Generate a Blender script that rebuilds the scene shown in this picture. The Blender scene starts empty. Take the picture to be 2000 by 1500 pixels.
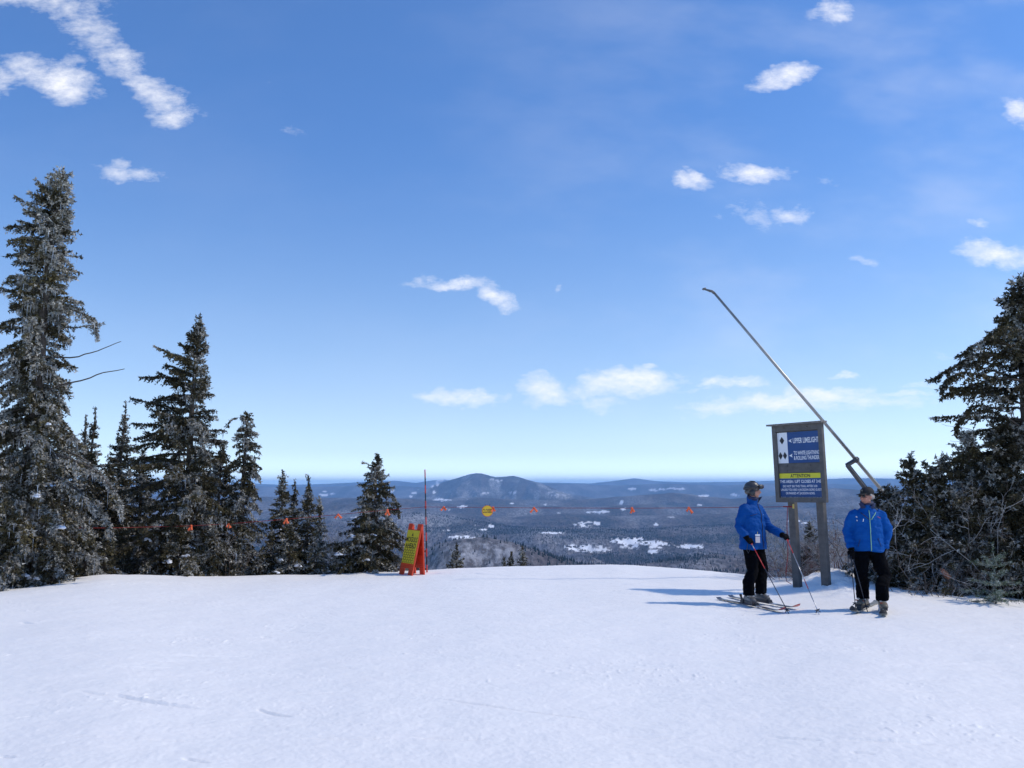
import bpy, bmesh, math, random
import numpy as np
from mathutils import Vector, Matrix
C = bpy.context.scene
R = math.radians
# ------------------------------------------------------------ camera
EYE = 1.65
F = 1716.0
PITCH = math.atan(196 / F)
cd = bpy.data.cameras.new('camera'); cam = bpy.data.objects.new('camera', cd)
C.collection.objects.link(cam); C.camera = cam
cam.location = (0, 0, EYE); cam.rotation_euler = (math.pi / 2 + PITCH, 0, 0)
cd.sensor_width = 36; cd.lens = 36 * F / 2000; cd.clip_start = 0.1; cd.clip_end = 200000
# ------------------------------------------------------------ light
SUN_AZ, SUN_EL = R(91), R(49)          # azimuth clockwise from the viewing direction (+Y)
sl = bpy.data.lights.new('sun', 'SUN'); sl.energy = 2.05; sl.angle = R(2.2); sl.color = (1, .90, .735)
so = bpy.data.objects.new('sun', sl); C.collection.objects.link(so)
sd = Vector((math.sin(SUN_AZ) * math.cos(SUN_EL), math.cos(SUN_AZ) * math.cos(SUN_EL), math.sin(SUN_EL)))
so.rotation_euler = (-sd).to_track_quat('-Z', 'Y').to_euler()
so.location = sd * 60
w = bpy.data.worlds.new('World'); C.world = w; w.use_nodes = True
C.view_settings.view_transform = 'Standard'; C.view_settings.look = 'None'
C.cycles.volume_bounces = 3; C.view_settings.exposure = 0.36; C.view_settings.gamma = 1.0

def ray(px, py):
    a = (px - 1000) / F; b = (750 - py) / F
    return np.array([a, math.cos(PITCH) - b * math.sin(PITCH), b * math.cos(PITCH) + math.sin(PITCH)])
def P(px, py, d):
    r = ray(px, py); return np.array([r[0] * d / r[1], d, EYE + r[2] * d / r[1]])
def T(py):
    r = ray(1000, py); return -r[2] / r[1]

def build_world():
    nt = w.node_tree; nt.nodes.clear(); N = nt.nodes.new; L = nt.links.new
    out = N('ShaderNodeOutputWorld'); bg = N('ShaderNodeBackground'); L(bg.outputs[0], out.inputs[0])
    sky = N('ShaderNodeTexSky'); sky.sky_type = 'NISHITA'; sky.sun_disc = False
    sky.sun_elevation = SUN_EL; sky.sun_rotation = SUN_AZ
    sky.altitude = 1000; sky.air_density = 1.0; sky.dust_density = 0.45; sky.ozone_density = 2.2
    bg.inputs[1].default_value = 0.15
    hs = N('ShaderNodeHueSaturation'); hs.inputs['Saturation'].default_value = 1.12; hs.inputs['Value'].default_value = 0.95
    tint = N('ShaderNodeMix'); tint.data_type = 'RGBA'; tint.blend_type = 'MULTIPLY'; tint.inputs['Factor'].default_value = 1
    L(sky.outputs[0], hs.inputs['Color']); L(hs.outputs[0], tint.inputs['A']); 
    tc = N('ShaderNodeTexCoord'); sp = N('ShaderNodeSeparateXYZ'); L(tc.outputs['Generated'], sp.inputs[0])
    def M(op, a, b=None, c=None):
        n = N('ShaderNodeMath'); n.operation = op
        for i, v in enumerate((a, b, c)):
            if v is None: continue
            if isinstance(v, (int, float)): n.inputs[i].default_value = v
            else: L(v, n.inputs[i])
        return n.outputs[0]
    # the mountain air stays clear down to the skyline: lift the lookup off the yellow rim
    zz = M('ADD', M('MULTIPLY', M('MAXIMUM', sp.outputs['Z'], 0.0), .93), .085)
    cz = N('ShaderNodeCombineXYZ'); L(sp.outputs['X'], cz.inputs[0]); L(sp.outputs['Y'], cz.inputs[1]); L(zz, cz.inputs[2]); L(cz.outputs[0], sky.inputs['Vector'])
    tr = N('ShaderNodeMapRange'); tr.interpolation_type = 'SMOOTHSTEP'; L(sp.outputs['Z'], tr.inputs[0]); tr.inputs[1].default_value = 0; tr.inputs[2].default_value = .42
    tm = N('ShaderNodeMix'); tm.data_type = 'RGBA'; L(tr.outputs[0], tm.inputs['Factor']); tm.inputs['A'].default_value = (1.47, 1.2, 1.06, 1); tm.inputs['B'].default_value = (.74, .90, 1.10, 1)
    tl = N('ShaderNodeMapRange'); tl.interpolation_type = 'SMOOTHSTEP'; L(sp.outputs['Z'], tl.inputs[0]); tl.inputs[1].default_value = 0; tl.inputs[2].default_value = .10; tl.inputs[3].default_value = 1.12; tl.inputs[4].default_value = 1
    ts = N('ShaderNodeVectorMath'); ts.operation = 'SCALE'; L(tm.outputs['Result'], ts.inputs[0]); L(tl.outputs[0], ts.inputs['Scale'])
    tn = N('ShaderNodeMapRange'); tn.interpolation_type = 'SMOOTHSTEP'; L(sp.outputs['Z'], tn.inputs[0]); tn.inputs[1].default_value = 0; tn.inputs[2].default_value = .04; tn.inputs[3].default_value = 1.4; tn.inputs[4].default_value = 1
    ts2 = N('ShaderNodeVectorMath'); ts2.operation = 'SCALE'; L(ts.outputs[0], ts2.inputs[0]); L(tn.outputs[0], ts2.inputs['Scale'])
    L(ts2.outputs[0], tint.inputs['B'])
    ysafe = M('MAXIMUM', sp.outputs['Y'], 0.05)
    u = M('DIVIDE', sp.outputs['X'], ysafe); v = M('DIVIDE', sp.outputs['Z'], ysafe)
    cm = N('ShaderNodeCombineXYZ'); L(u, cm.inputs[0]); L(v, cm.inputs[1])
    # ragged edges: warp the cloud coordinates with two scales of noise
    def warp(vec, scale, amt, sy=1.6):
        mp = N('ShaderNodeMapping'); mp.inputs['Scale'].default_value = (1, sy, 1); L(vec, mp.inputs[0])
        n = N('ShaderNodeTexNoise'); n.inputs['Scale'].default_value = scale; n.inputs['Detail'].default_value = 4
        n.inputs['Roughness'].default_value = .6
        L(mp.outputs[0], n.inputs['Vector'])
        s = N('ShaderNodeVectorMath'); s.operation = 'SUBTRACT'; L(n.outputs['Color'], s.inputs[0]); s.inputs[1].default_value = (.5, .5, .5)
        m = N('ShaderNodeVectorMath'); m.operation = 'MULTIPLY'; L(s.outputs[0], m.inputs[0]); m.inputs[1].default_value = (amt, amt * .7, 0)
        a = N('ShaderNodeVectorMath'); a.operation = 'ADD'; L(vec, a.inputs[0]); L(m.outputs[0], a.inputs[1])
        return a.outputs[0]
    vec = warp(warp(cm.outputs[0], 10, .055), 42, .022)
    blobs = [(50,-8,140,30,5,.72),(165,45,85,40,42,.66),(235,120,80,34,38,.72),(300,180,80,30,35,.8),(335,228,45,22,5,.72),(385,215,45,12,25,.35),
      (60,140,52,30,10,.8),(125,160,55,38,15,.95),(0,158,34,30,0,.7),(250,338,58,16,10,.7),(238,318,22,16,20,.6),
      (535,182,34,12,60,.22),(565,252,34,10,22,.3),(890,553,72,10,4,.85),(972,580,42,14,28,.85),(1090,568,9,13,0,.4),(850,540,30,6,20,.4),
      (895,776,78,16,0,.85),(1062,760,44,26,18,.8),(1085,778,30,16,0,.6),(1220,745,95,26,-4,.95),(990,776,24,12,0,.4),(1170,790,42,16,0,.45),(1165,768,50,14,0,.5),
      (1352,350,38,14,5,.8),(1345,335,10,12,0,.5),(1475,337,60,17,5,.85),(1455,422,60,26,15,.35),(1552,424,38,16,0,.7),
      (1535,152,62,17,-12,.95),(1555,140,34,16,-10,.8),(1625,22,44,18,-8,.75),(1995,225,26,24,20,.9),(1945,497,70,24,6,.9),(1990,510,50,20,0,.7),
      (1570,786,190,17,-3,.95),(1660,772,110,14,-5,.7),(1770,762,60,8,0,.6),(1425,747,56,10,0,.7),(1370,760,50,6,0,.4),(1650,734,26,5,0,.6),(1275,711,16,6,0,.6),
      (1318,731,22,7,0,.4),(1695,512,34,9,15,.35),(1915,436,26,8,0,.4),(1900,690,70,10,-5,.35),(1620,350,40,10,10,.25),(880,440,120,30,40,.05),(1790,745,50,6,0,.4)]
    acc = None
    for (px, py, rx, ry, rot, st) in blobs:
        r = ray(px, py); cu, cv = r[0] / r[1], r[2] / r[1]
        mp = N('ShaderNodeMapping'); mp.vector_type = 'TEXTURE'; L(vec, mp.inputs[0])
        mp.inputs['Location'].default_value = (cu, cv, 0); mp.inputs['Rotation'].default_value = (0, 0, -R(rot))
        mp.inputs['Scale'].default_value = (rx / F * 1.25, ry / F * 1.35, 1)
        ln = N('ShaderNodeVectorMath'); ln.operation = 'LENGTH'; L(mp.outputs[0], ln.inputs[0])
        mr = N('ShaderNodeMapRange'); mr.interpolation_type = 'SMOOTHSTEP'; L(ln.outputs['Value'], mr.inputs[0])
        mr.inputs[1].default_value = 1.5; mr.inputs[2].default_value = .1; mr.inputs[3].default_value = 0; mr.inputs[4].default_value = st
        acc = mr.outputs[0] if acc is None else M('MAXIMUM', acc, mr.outputs[0])
    # broken, wispy interior
    mp = N('ShaderNodeMapping'); mp.inputs['Scale'].default_value = (1, 2.0, 1); mp.inputs['Rotation'].default_value = (0, 0, -.25); L(cm.outputs[0], mp.inputs[0])
    n1 = N('ShaderNodeTexNoise'); n1.inputs['Scale'].default_value = 26; n1.inputs['Detail'].default_value = 9; n1.inputs['Roughness'].default_value = .7; L(mp.outputs[0], n1.inputs['Vector'])
    k = N('ShaderNodeMapRange'); L(n1.outputs['Fac'], k.inputs[0]); k.inputs[1].default_value = .3; k.inputs[2].default_value = .66; k.inputs[3].default_value = .3; k.inputs[4].default_value = 1.0
    er = N('ShaderNodeMapRange'); L(n1.outputs['Fac'], er.inputs[0]); er.inputs[1].default_value = .32; er.inputs[2].default_value = .68; er.inputs[3].default_value = .42; er.inputs[4].default_value = 0
    ed = M('SUBTRACT', M('MULTIPLY', acc, k.outputs[0]), M('MULTIPLY', er.outputs[0], M('SUBTRACT', 1, acc)))
    dens = M('MAXIMUM', ed, 0)
    # thin high veil, stronger towards the sun side (right)
    n2 = N('ShaderNodeTexNoise'); n2.inputs['Scale'].default_value = 3.2; n2.inputs['Detail'].default_value = 5; n2.inputs['Roughness'].default_value = .55
    mp2 = N('ShaderNodeMapping'); mp2.inputs['Scale'].default_value = (1.0, 2.2, 1); mp2.inputs['Rotation'].default_value = (0, 0, .5); L(cm.outputs[0], mp2.inputs[0]); L(mp2.outputs[0], n2.inputs['Vector'])
    ve = N('ShaderNodeMapRange'); ve.interpolation_type = 'SMOOTHSTEP'; L(n2.outputs['Fac'], ve.inputs[0]); ve.inputs[1].default_value = .42; ve.inputs[2].default_value = .75; ve.inputs[3].default_value = 0; ve.inputs[4].default_value = .2
    side = N('ShaderNodeMapRange'); side.interpolation_type = 'SMOOTHSTEP'; L(u, side.inputs[0]); side.inputs[1].default_value = -.25; side.inputs[2].default_value = .55; side.inputs[3].default_value = .12; side.inputs[4].default_value = 1
    veil = M('MULTIPLY', ve.outputs[0], side.outputs[0])
    front = N('ShaderNodeMapRange'); L(sp.outputs['Y'], front.inputs[0]); front.inputs[1].default_value = .06; front.inputs[2].default_value = .2
    tot = M('MULTIPLY', M('MINIMUM', M('ADD', dens, veil), .97), front.outputs[0])
    mix = N('ShaderNodeMix'); mix.data_type = 'RGBA'; L(tot, mix.inputs['Factor']); L(tint.outputs['Result'], mix.inputs['A'])
    mix.inputs['B'].default_value = (5.8, 5.8, 6.0, 1)
    L(mix.outputs['Result'], bg.inputs[0])
    w.cycles.sampling_method = 'MANUAL'; w.cycles.sample_map_resolution = 512
build_world()
# ------------------------------------------------------------ helpers
def perlin(x, y, seed=0):
    xi = np.floor(x).astype(np.int64); yi = np.floor(y).astype(np.int64)
    xf = x - xi; yf = y - yi
    def g(ix, iy, dx, dy):
        h = (ix * 374761393 + iy * 668265263 + seed * 2246822519) & 0xffffffff
        h = ((h ^ (h >> 13)) * 1274126177) & 0xffffffff
        h = h ^ (h >> 16)
        a = (h & 0xffff) / 65536.0 * 2 * np.pi
        return np.cos(a) * dx + np.sin(a) * dy
    u = xf * xf * xf * (xf * (xf * 6 - 15) + 10); v = yf * yf * yf * (yf * (yf * 6 - 15) + 10)
    a = g(xi, yi, xf, yf); b = g(xi + 1, yi, xf - 1, yf); c = g(xi, yi + 1, xf, yf - 1); d = g(xi + 1, yi + 1, xf - 1, yf - 1)
    return ((a * (1 - u) + b * u) * (1 - v) + (c * (1 - u) + d * u) * v) * 1.4
def fbm(x, y, seed=0, oct=4, gain=.5):
    s = 0; a = 1
    for i in range(oct):
        s = s + a * perlin(x * 2 ** i, y * 2 ** i, seed + i * 17); a *= gain
    return s
def sstep(a, b, x):
    t = np.clip((x - a) / (b - a), 0, 1); return t * t * (3 - 2 * t)

def link(o, parent=None):
    C.collection.objects.link(o)
    if parent is not None: o.parent = parent
    return o
def tag(o, label=None, cat=None, group=None, kind=None):
    if label: o['label'] = label
    if cat: o['category'] = cat
    if group: o['group'] = group
    if kind: o['kind'] = kind
    return o
def empty(name, loc=(0, 0, 0), rot=(0, 0, 0)):
    o = bpy.data.objects.new(name, None); link(o); o.location = loc; o.rotation_euler = rot; o.empty_display_size = .1
    return o
def mesh_np(name, V, Fc, mat=None, parent=None, smooth=True, col=None, nsides=None):
    """V (n,3); Fc (m,k) array of equal-size polygons"""
    me = bpy.data.meshes.new(name)
    V = np.asarray(V, np.float32); Fc = np.asarray(Fc, np.int32)
    me.vertices.add(len(V)); me.vertices.foreach_set('co', V.ravel())
    k = Fc.shape[1]
    me.loops.add(Fc.size); me.loops.foreach_set('vertex_index', Fc.ravel())
    me.polygons.add(len(Fc)); me.polygons.foreach_set('loop_start', np.arange(0, Fc.size, k, dtype=np.int32))
    me.polygons.foreach_set('use_smooth', np.full(len(Fc), smooth, dtype=bool))
    me.update(calc_edges=True)
    if col is not None:
        a = me.color_attributes.new('col', 'FLOAT_COLOR', 'POINT')
        c4 = np.ones((len(V), 4), np.float32); c4[:, :col.shape[1]] = col
        a.data.foreach_set('color', c4.ravel())
    if mat: me.materials.append(mat)
    o = bpy.data.objects.new(name, me); return link(o, parent)

class MB:
    """collects shapes, builds them as one mesh object"""
    def __init__(s): s.v = []; s.f = []; s.m = []
    def add(s, V, Fs, m=0, M=None):
        b = len(s.v)
        for p in V:
            p = Vector(p)
            if M is not None: p = M @ p
            s.v.append(tuple(p))
        for f in Fs: s.f.append(tuple(i + b for i in f)); s.m.append(m)
        return s
    def box(s, c, d, m=0, M=None, taper=1.0):
        x, y, z = c; a, b, h = d[0] / 2, d[1] / 2, d[2] / 2
        V = [(x - a, y - b, z - h), (x + a, y - b, z - h), (x + a, y + b, z - h), (x - a, y + b, z - h),
             (x - a * taper, y - b * taper, z + h), (x + a * taper, y - b * taper, z + h), (x + a * taper, y + b * taper, z + h), (x - a * taper, y + b * taper, z + h)]
        return s.add(V, [(3, 2, 1, 0), (4, 5, 6, 7), (0, 1, 5, 4), (1, 2, 6, 5), (2, 3, 7, 6), (3, 0, 4, 7)], m, M)
    def poly(s, pts, y0, y1, m=0, M=None):
        """outline in xz extruded from y0 (front) to y1 (back)"""
        n = len(pts); V = [(p[0], y0, p[1]) for p in pts] + [(p[0], y1, p[1]) for p in pts]
        Fs = [tuple(range(n)), tuple(range(2 * n - 1, n - 1, -1))] + [(i, n + i, n + (i + 1) % n, (i + 1) % n) for i in range(n)]
        return s.add(V, Fs, m, M)
    def tube(s, pts, r, n=8, m=0, M=None, ry=None, ref=None, cap=True):
        V, Fs = loft(pts, r, ry if ry is not None else r, ref, n); return s.add(V, Fs, m, M)
    def build(s, name, mats, parent=None, smooth=False, bevel=0, autosmooth=None):
        me = bpy.data.meshes.new(name); me.from_pydata(s.v, [], s.f)
        for q in (mats if isinstance(mats, (list, tuple)) else [mats]): me.materials.append(q)
        me.polygons.foreach_set('material_index', s.m)
        me.polygons.foreach_set('use_smooth', [smooth] * len(s.f)); me.update()
        if bevel or True:
            bm = bmesh.new(); bm.from_mesh(me); bmesh.ops.recalc_face_normals(bm, faces=bm.faces)
            if bevel:
                bmesh.ops.bevel(bm, geom=[e for e in bm.edges if len(e.link_faces) == 2 and e.calc_face_angle() > .6], offset=bevel, segments=2, affect='EDGES', profile=.6)
            bm.to_mesh(me); bm.free()
        o = bpy.data.objects.new(name, me); return link(o, parent)

def loft(pts, rx, ry, ref=None, n=12):
    pts = [Vector(p) for p in pts]; k = len(pts)
    rx = [rx] * k if isinstance(rx, (int, float)) else list(rx); ry = [ry] * k if isinstance(ry, (int, float)) else list(ry)
    V = []; Fs = []
    ref = Vector(ref) if ref is not None else None
    prev = None
    for i in range(k):
        t = (pts[min(i + 1, k - 1)] - pts[max(i - 1, 0)]).normalized()
        if ref is not None: s = t.cross(ref)
        elif prev is not None: s = prev - t * prev.dot(t)
        else: s = t.cross(Vector((0, 0, 1)) if abs(t.z) < .9 else Vector((0, 1, 0)))
        if s.length < 1e-5: s = t.cross(Vector((1, 0, .1)))
        s.normalize(); prev = s; o = s.cross(t)
        for j in range(n):
            a = 2 * math.pi * j / n
            V.append(pts[i] + s * math.cos(a) * rx[i] + o * math.sin(a) * ry[i])
    for i in range(k - 1):
        for j in range(n):
            Fs.append((i * n + j, i * n + (j + 1) % n, (i + 1) * n + (j + 1) % n, (i + 1) * n + j))
    Fs.append(tuple(range(n - 1, -1, -1))); Fs.append(tuple(range((k - 1) * n, k * n)))
    return V, Fs

# ------------------------------------------------------------ materials
MATS = {}
def mat(name, col, rough=.6, metal=0, spec=.5, noise=0, nscale=8, bump=0, bscale=60, coat=0, attr=False, col2=None, bdist=.01):
    if name in MATS: return MATS[name]
    m = bpy.data.materials.new(name); m.use_nodes = True; MATS[name] = m
    nt = m.node_tree; b = nt.nodes['Principled BSDF']; N = nt.nodes.new; L = nt.links.new
    b.inputs['Base Color'].default_value = (*col, 1); b.inputs['Roughness'].default_value = rough
    b.inputs['Metallic'].default_value = metal; b.inputs['Specular IOR Level'].default_value = spec
    if coat: b.inputs['Coat Weight'].default_value = coat
    tc = N('ShaderNodeTexCoord')
    if attr:
        a = N('ShaderNodeAttribute'); a.attribute_name = 'col'; L(a.outputs['Color'], b.inputs['Base Color'])
    elif noise:
        n = N('ShaderNodeTexNoise'); n.inputs['Scale'].default_value = nscale; n.inputs['Detail'].default_value = 5; L(tc.outputs['Object'], n.inputs['Vector'])
        rp = N('ShaderNodeMapRange'); L(n.outputs['Fac'], rp.inputs[0]); rp.inputs[1].default_value = .3; rp.inputs[2].default_value = .7
        mx = N('ShaderNodeMix'); mx.data_type = 'RGBA'; L(rp.outputs[0], mx.inputs['Factor'])
        c2 = col2 if col2 else tuple(c * (1 - noise) for c in col)
        mx.inputs['A'].default_value = (*col, 1); mx.inputs['B'].default_value = (*c2, 1); L(mx.outputs['Result'], b.inputs['Base Color'])
    if bump:
        n = N('ShaderNodeTexNoise'); n.inputs['Scale'].default_value = bscale; n.inputs['Detail'].default_value = 4; L(tc.outputs['Object'], n.inputs['Vector'])
        bp = N('ShaderNodeBump'); bp.inputs['Strength'].default_value = bump; bp.inputs['Distance'].default_value = bdist
        L(n.outputs['Fac'], bp.inputs['Height']); L(bp.outputs[0], b.inputs['Normal'])
    return m
# ------------------------------------------------------------ near snow slope
CRX = [-3000,-400,0,60,120,200,350,600,720,850,1000,1100,1200,1330,1420,1500,1540,1575,1600,1622,1650,1680,1720,1760,1800,1880,1950,2000,2400,4000]
CRY = [1190,1165,1148,1141,1134,1124,1127,1124,1118,1115,1109,1106,1105,1111,1121,1129,1130,1127,1120,1114,1121,1133,1136,1143,1151,1164,1171,1178,1200,1220]
CDX = [-3000,-400,0,200,400,600,800,1200,1400,1500,1600,1700,1800,1900,2000,2400,4000]
CDD = [15,16,16.8,17.6,19.5,20.3,20.8,21,19.5,18.2,17,16.2,15.6,15,14.5,13.5,12]
_tx = np.arange(-3000, 4001, 2.0)
def _smooth(v, sg):
    k = np.exp(-.5 * (np.arange(-4 * sg, 4 * sg + 1, 2) / sg) ** 2); k /= k.sum(); n = len(k) // 2
    return np.convolve(np.pad(v, n, mode='edge'), k, 'valid')
_T1 = _smooth(np.interp(_tx, CRX, [T(y) for y in CRY]), 8)
_TB = _smooth(np.interp(_tx, [-3000, 0, 200, 600, 1100, 1420, 1540, 1700, 1800, 2000, 4000], [T(v) for v in (1190, 1146, 1128, 1124, 1108, 1123, 1132, 1138, 1151, 1178, 1220)]), 80)
_D1 = _smooth(np.interp(_tx, CDX, CDD), 80)
def ground(x, y, detail=False):
    x = np.asarray(x, float); y = np.asarray(y, float)
    r = np.hypot(x, y) + 1e-6
    u = np.where(y > 0.05, x / np.maximum(y, .05), np.sign(x + 1e-9) * 20)
    uc = np.clip(u, -1.3, 1.3)
    d = np.where(np.abs(u) < 1.3, np.maximum(y, 0), r / math.sqrt(1 + 1.69))
    px = 1000 + F * uc / .983
    t = np.interp(px, _tx, _T1); D = np.interp(px, _tx, _D1)
    # soften the mound near its own distance only
    base_t = np.interp(px, _tx, _TB)
    k = sstep(.84, 1.0, d / D)
    te = base_t * (1 - k) + t * k
    zD = -(te * D - EYE)
    s1 = zD / D
    z = s1 * np.minimum(d, D)
    e = np.maximum(d - D, 0); S = -.42; Lr = 2.2
    z = z + s1 * e + (S - s1) * (e - Lr * (1 - np.exp(-e / Lr)))
    z = z + np.exp(-((px - 1630) / 70) ** 2) * sstep(.84, .97, d / D) * .09 * fbm(x * 2.6, y * 2.6, 5, 4, .6)
    z = z + .035 * fbm(x * .33, y * .22, 3, 3) * sstep(3, 8, r)
    return z
def G(px, py):
    """point of the snow surface seen at this place"""
    r = ray(px, py); lo, hi = 1.0, 40.0
    for d in np.arange(2, 40, .05):
        if EYE + r[2] / r[1] * d < float(ground(r[0] / r[1] * d, d)): break
    return np.array([r[0] / r[1] * d, d, float(ground(r[0] / r[1] * d, d))])
def gz(x, y): return float(ground(x, y))

TRACKS = [  # scraped ski edge marks: start px, end px, width m, depth m
 ((150,1352),(262,1363),.035,.020),((215,1358),(400,1388),.05,.035),((500,1387),(575,1402),.03,.02),((840,1363),(1180,1410),.025,.016),
 ((590,1443),(760,1446),.03,.018),((800,1442),(960,1445),.035,.022),((1210,1441),(1340,1443),.03,.015),((1500,1441),(1610,1446),.035,.022),((1640,1448),(1830,1455),.05,.032),
 ((355,1279),(485,1284),.06,.03),((230,1303),(350,1305),.04,.015),((620,1305),(700,1307),.04,.016),((30,1404),(65,1400),.03,.02),((0,1478),(30,1482),.03,.02),((355,1483),(410,1492),.03,.02),
 ((1660,1470),(1710,1475),.03,.016),((1690,1346),(1830,1352),.03,.016),((1180,1308),(1330,1306),.03,.012),((1370,1289),(1430,1289),.04,.015),((1010,1300),(1030,1301),.04,.02),
 ((560,1355),(670,1352),.03,.012),((1230,1470),(1330,1480),.02,.010),((40,1216),(65,1218),.05,.025),((510,1245),(530,1246),.05,.02),((520,1228),(640,1236),.05,.012),((1050,1250),(1230,1246),.05,.010),
 ((880,1330),(1000,1326),.03,.010),((1500,1380),(1700,1388),.02,.008),((100,1440),(420,1452),.02,.008),((1000,1488),(1250,1494),.02,.008)]
def make_slope():
    az_in = np.linspace(-.66, .66, 1150); az = np.concatenate([np.linspace(-1.75, -.67, 60), az_in, np.linspace(.67, 1.75, 60)])
    # rows even in apparent height, so the grid is finest where it is seen
    tt = np.linspace(.40, .085, 760); rr = np.concatenate([[.25, 1, 2, 3], EYE / tt[0] + (EYE / tt - EYE / tt[0]) * 1.0])
    rr = np.concatenate([rr[rr < 4.1], np.geomspace(4.15, 27, 800), np.geomspace(28, 110, 45)])
    A, Rr = np.meshgrid(az, rr); X = Rr * np.sin(A); Y = Rr * np.cos(A)
    Z = ground(X, Y)
    near = sstep(30, 20, Rr)
    Z += near * (.006 * fbm(X * 2.2, Y * 3.5, 11, 4, .6) + .0022 * fbm(X * 11, Y * 14, 21, 3, .6))
    # small crumbs of snow, clustered
    cl = sstep(.15, .6, fbm(X * .5, Y * .9, 31, 2)); cr = np.maximum(perlin(X * 16, Y * 13, 41) - .38, 0)
    Z += near * cl * cr * .028 + near * .0015 * perlin(X * 30, Y * 26, 43)
    # groomer and ski corduroy, very faint, running across the slope
    Z += near * .0025 * perlin(X * .35 + Y * .1, Y * 5.5, 51)
    for (p0, p1, wd, dp) in TRACKS:
        a = G(*p0); b = G(*p1); ab = b[:2] - a[:2]; Ln = np.hypot(*ab); ab /= Ln
        sel = (np.abs(Y - (a[1] + b[1]) / 2) < 1.4)
        xs, ys = X[sel] - a[0], Y[sel] - a[1]
        s = (xs * ab[0] + ys * ab[1]) / Ln; q = -xs * ab[1] + ys * ab[0]
        q = q + .04 * np.sin(s * 3.1) * min(Ln, 1)
        wd = wd * .55; env = .45 * sstep(-.03, .25, s) * sstep(1.03, .8, s) * (.6 + .5 * np.clip(perlin(xs * 3 + p0[0], ys * 1, 61) + .4, 0, 1))
        Z[sel] += env * (-1.9 * dp * np.exp(-(q / wd) ** 2) + dp * .8 * np.exp(-((q - wd * 1.7) / (wd * .8)) ** 2) * (1 + .6 * perlin(xs * 22, ys * 22, 71)))
    n, k = A.shape; idx = np.arange(n * k).reshape(n, k)
    Fc = np.stack([idx[:-1, :-1], idx[:-1, 1:], idx[1:, 1:], idx[1:, :-1]], -1).reshape(-1, 4)
    V = np.stack([X, Y, Z], -1).reshape(-1, 3)
    m = bpy.data.materials.new('snow'); m.use_nodes = True; nt = m.node_tree; b = nt.nodes['Principled BSDF']; N = nt.nodes.new; L = nt.links.new
    b.inputs['Base Color'].default_value = (.86, .88, .93, 1); b.inputs['Roughness'].default_value = .62; b.inputs['Specular IOR Level'].default_value = .3
    b.inputs['Subsurface Weight'].default_value = .0
    tc = N('ShaderNodeTexCoord')
    mp = N('ShaderNodeMapping'); mp.inputs['Scale'].default_value = (1, 1.6, 1); L(tc.outputs['Object'], mp.inputs[0])
    n1 = N('ShaderNodeTexNoise'); n1.inputs['Scale'].default_value = 45; n1.inputs['Detail'].default_value = 5; n1.inputs['Roughness'].default_value = .7; L(mp.outputs[0], n1.inputs['Vector'])
    n2 = N('ShaderNodeTexNoise'); n2.inputs['Scale'].default_value = 1.3; n2.inputs['Detail'].default_value = 3; L(mp.outputs[0], n2.inputs['Vector'])
    cr = N('ShaderNodeMapRange'); L(n2.outputs['Fac'], cr.inputs[0]); cr.inputs[1].default_value = .35; cr.inputs[2].default_value = .7
    mx = N('ShaderNodeMix'); mx.data_type = 'RGBA'; L(cr.outputs[0], mx.inputs['Factor']); mx.inputs['A'].default_value = (.89, .875, .845, 1); mx.inputs['B'].default_value = (.92, .895, .86, 1)
    L(mx.outputs['Result'], b.inputs['Base Color'])
    bp = N('ShaderNodeBump'); bp.inputs['Strength'].default_value = .35; bp.inputs['Distance'].default_value = .012; L(n1.outputs['Fac'], bp.inputs['Height']); L(bp.outputs[0], b.inputs['Normal'])
    o = mesh_np('snow_slope', V, Fc, m); tag(o, 'groomed white snow slope with faint ski marks falling away at the crest', 'snow', kind='structure')
    return m
SNOW = make_slope()
SNOWM = mat('snow_clump', (.84, .87, .93), .65, spec=.3, bump=.3, bscale=40)

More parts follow.
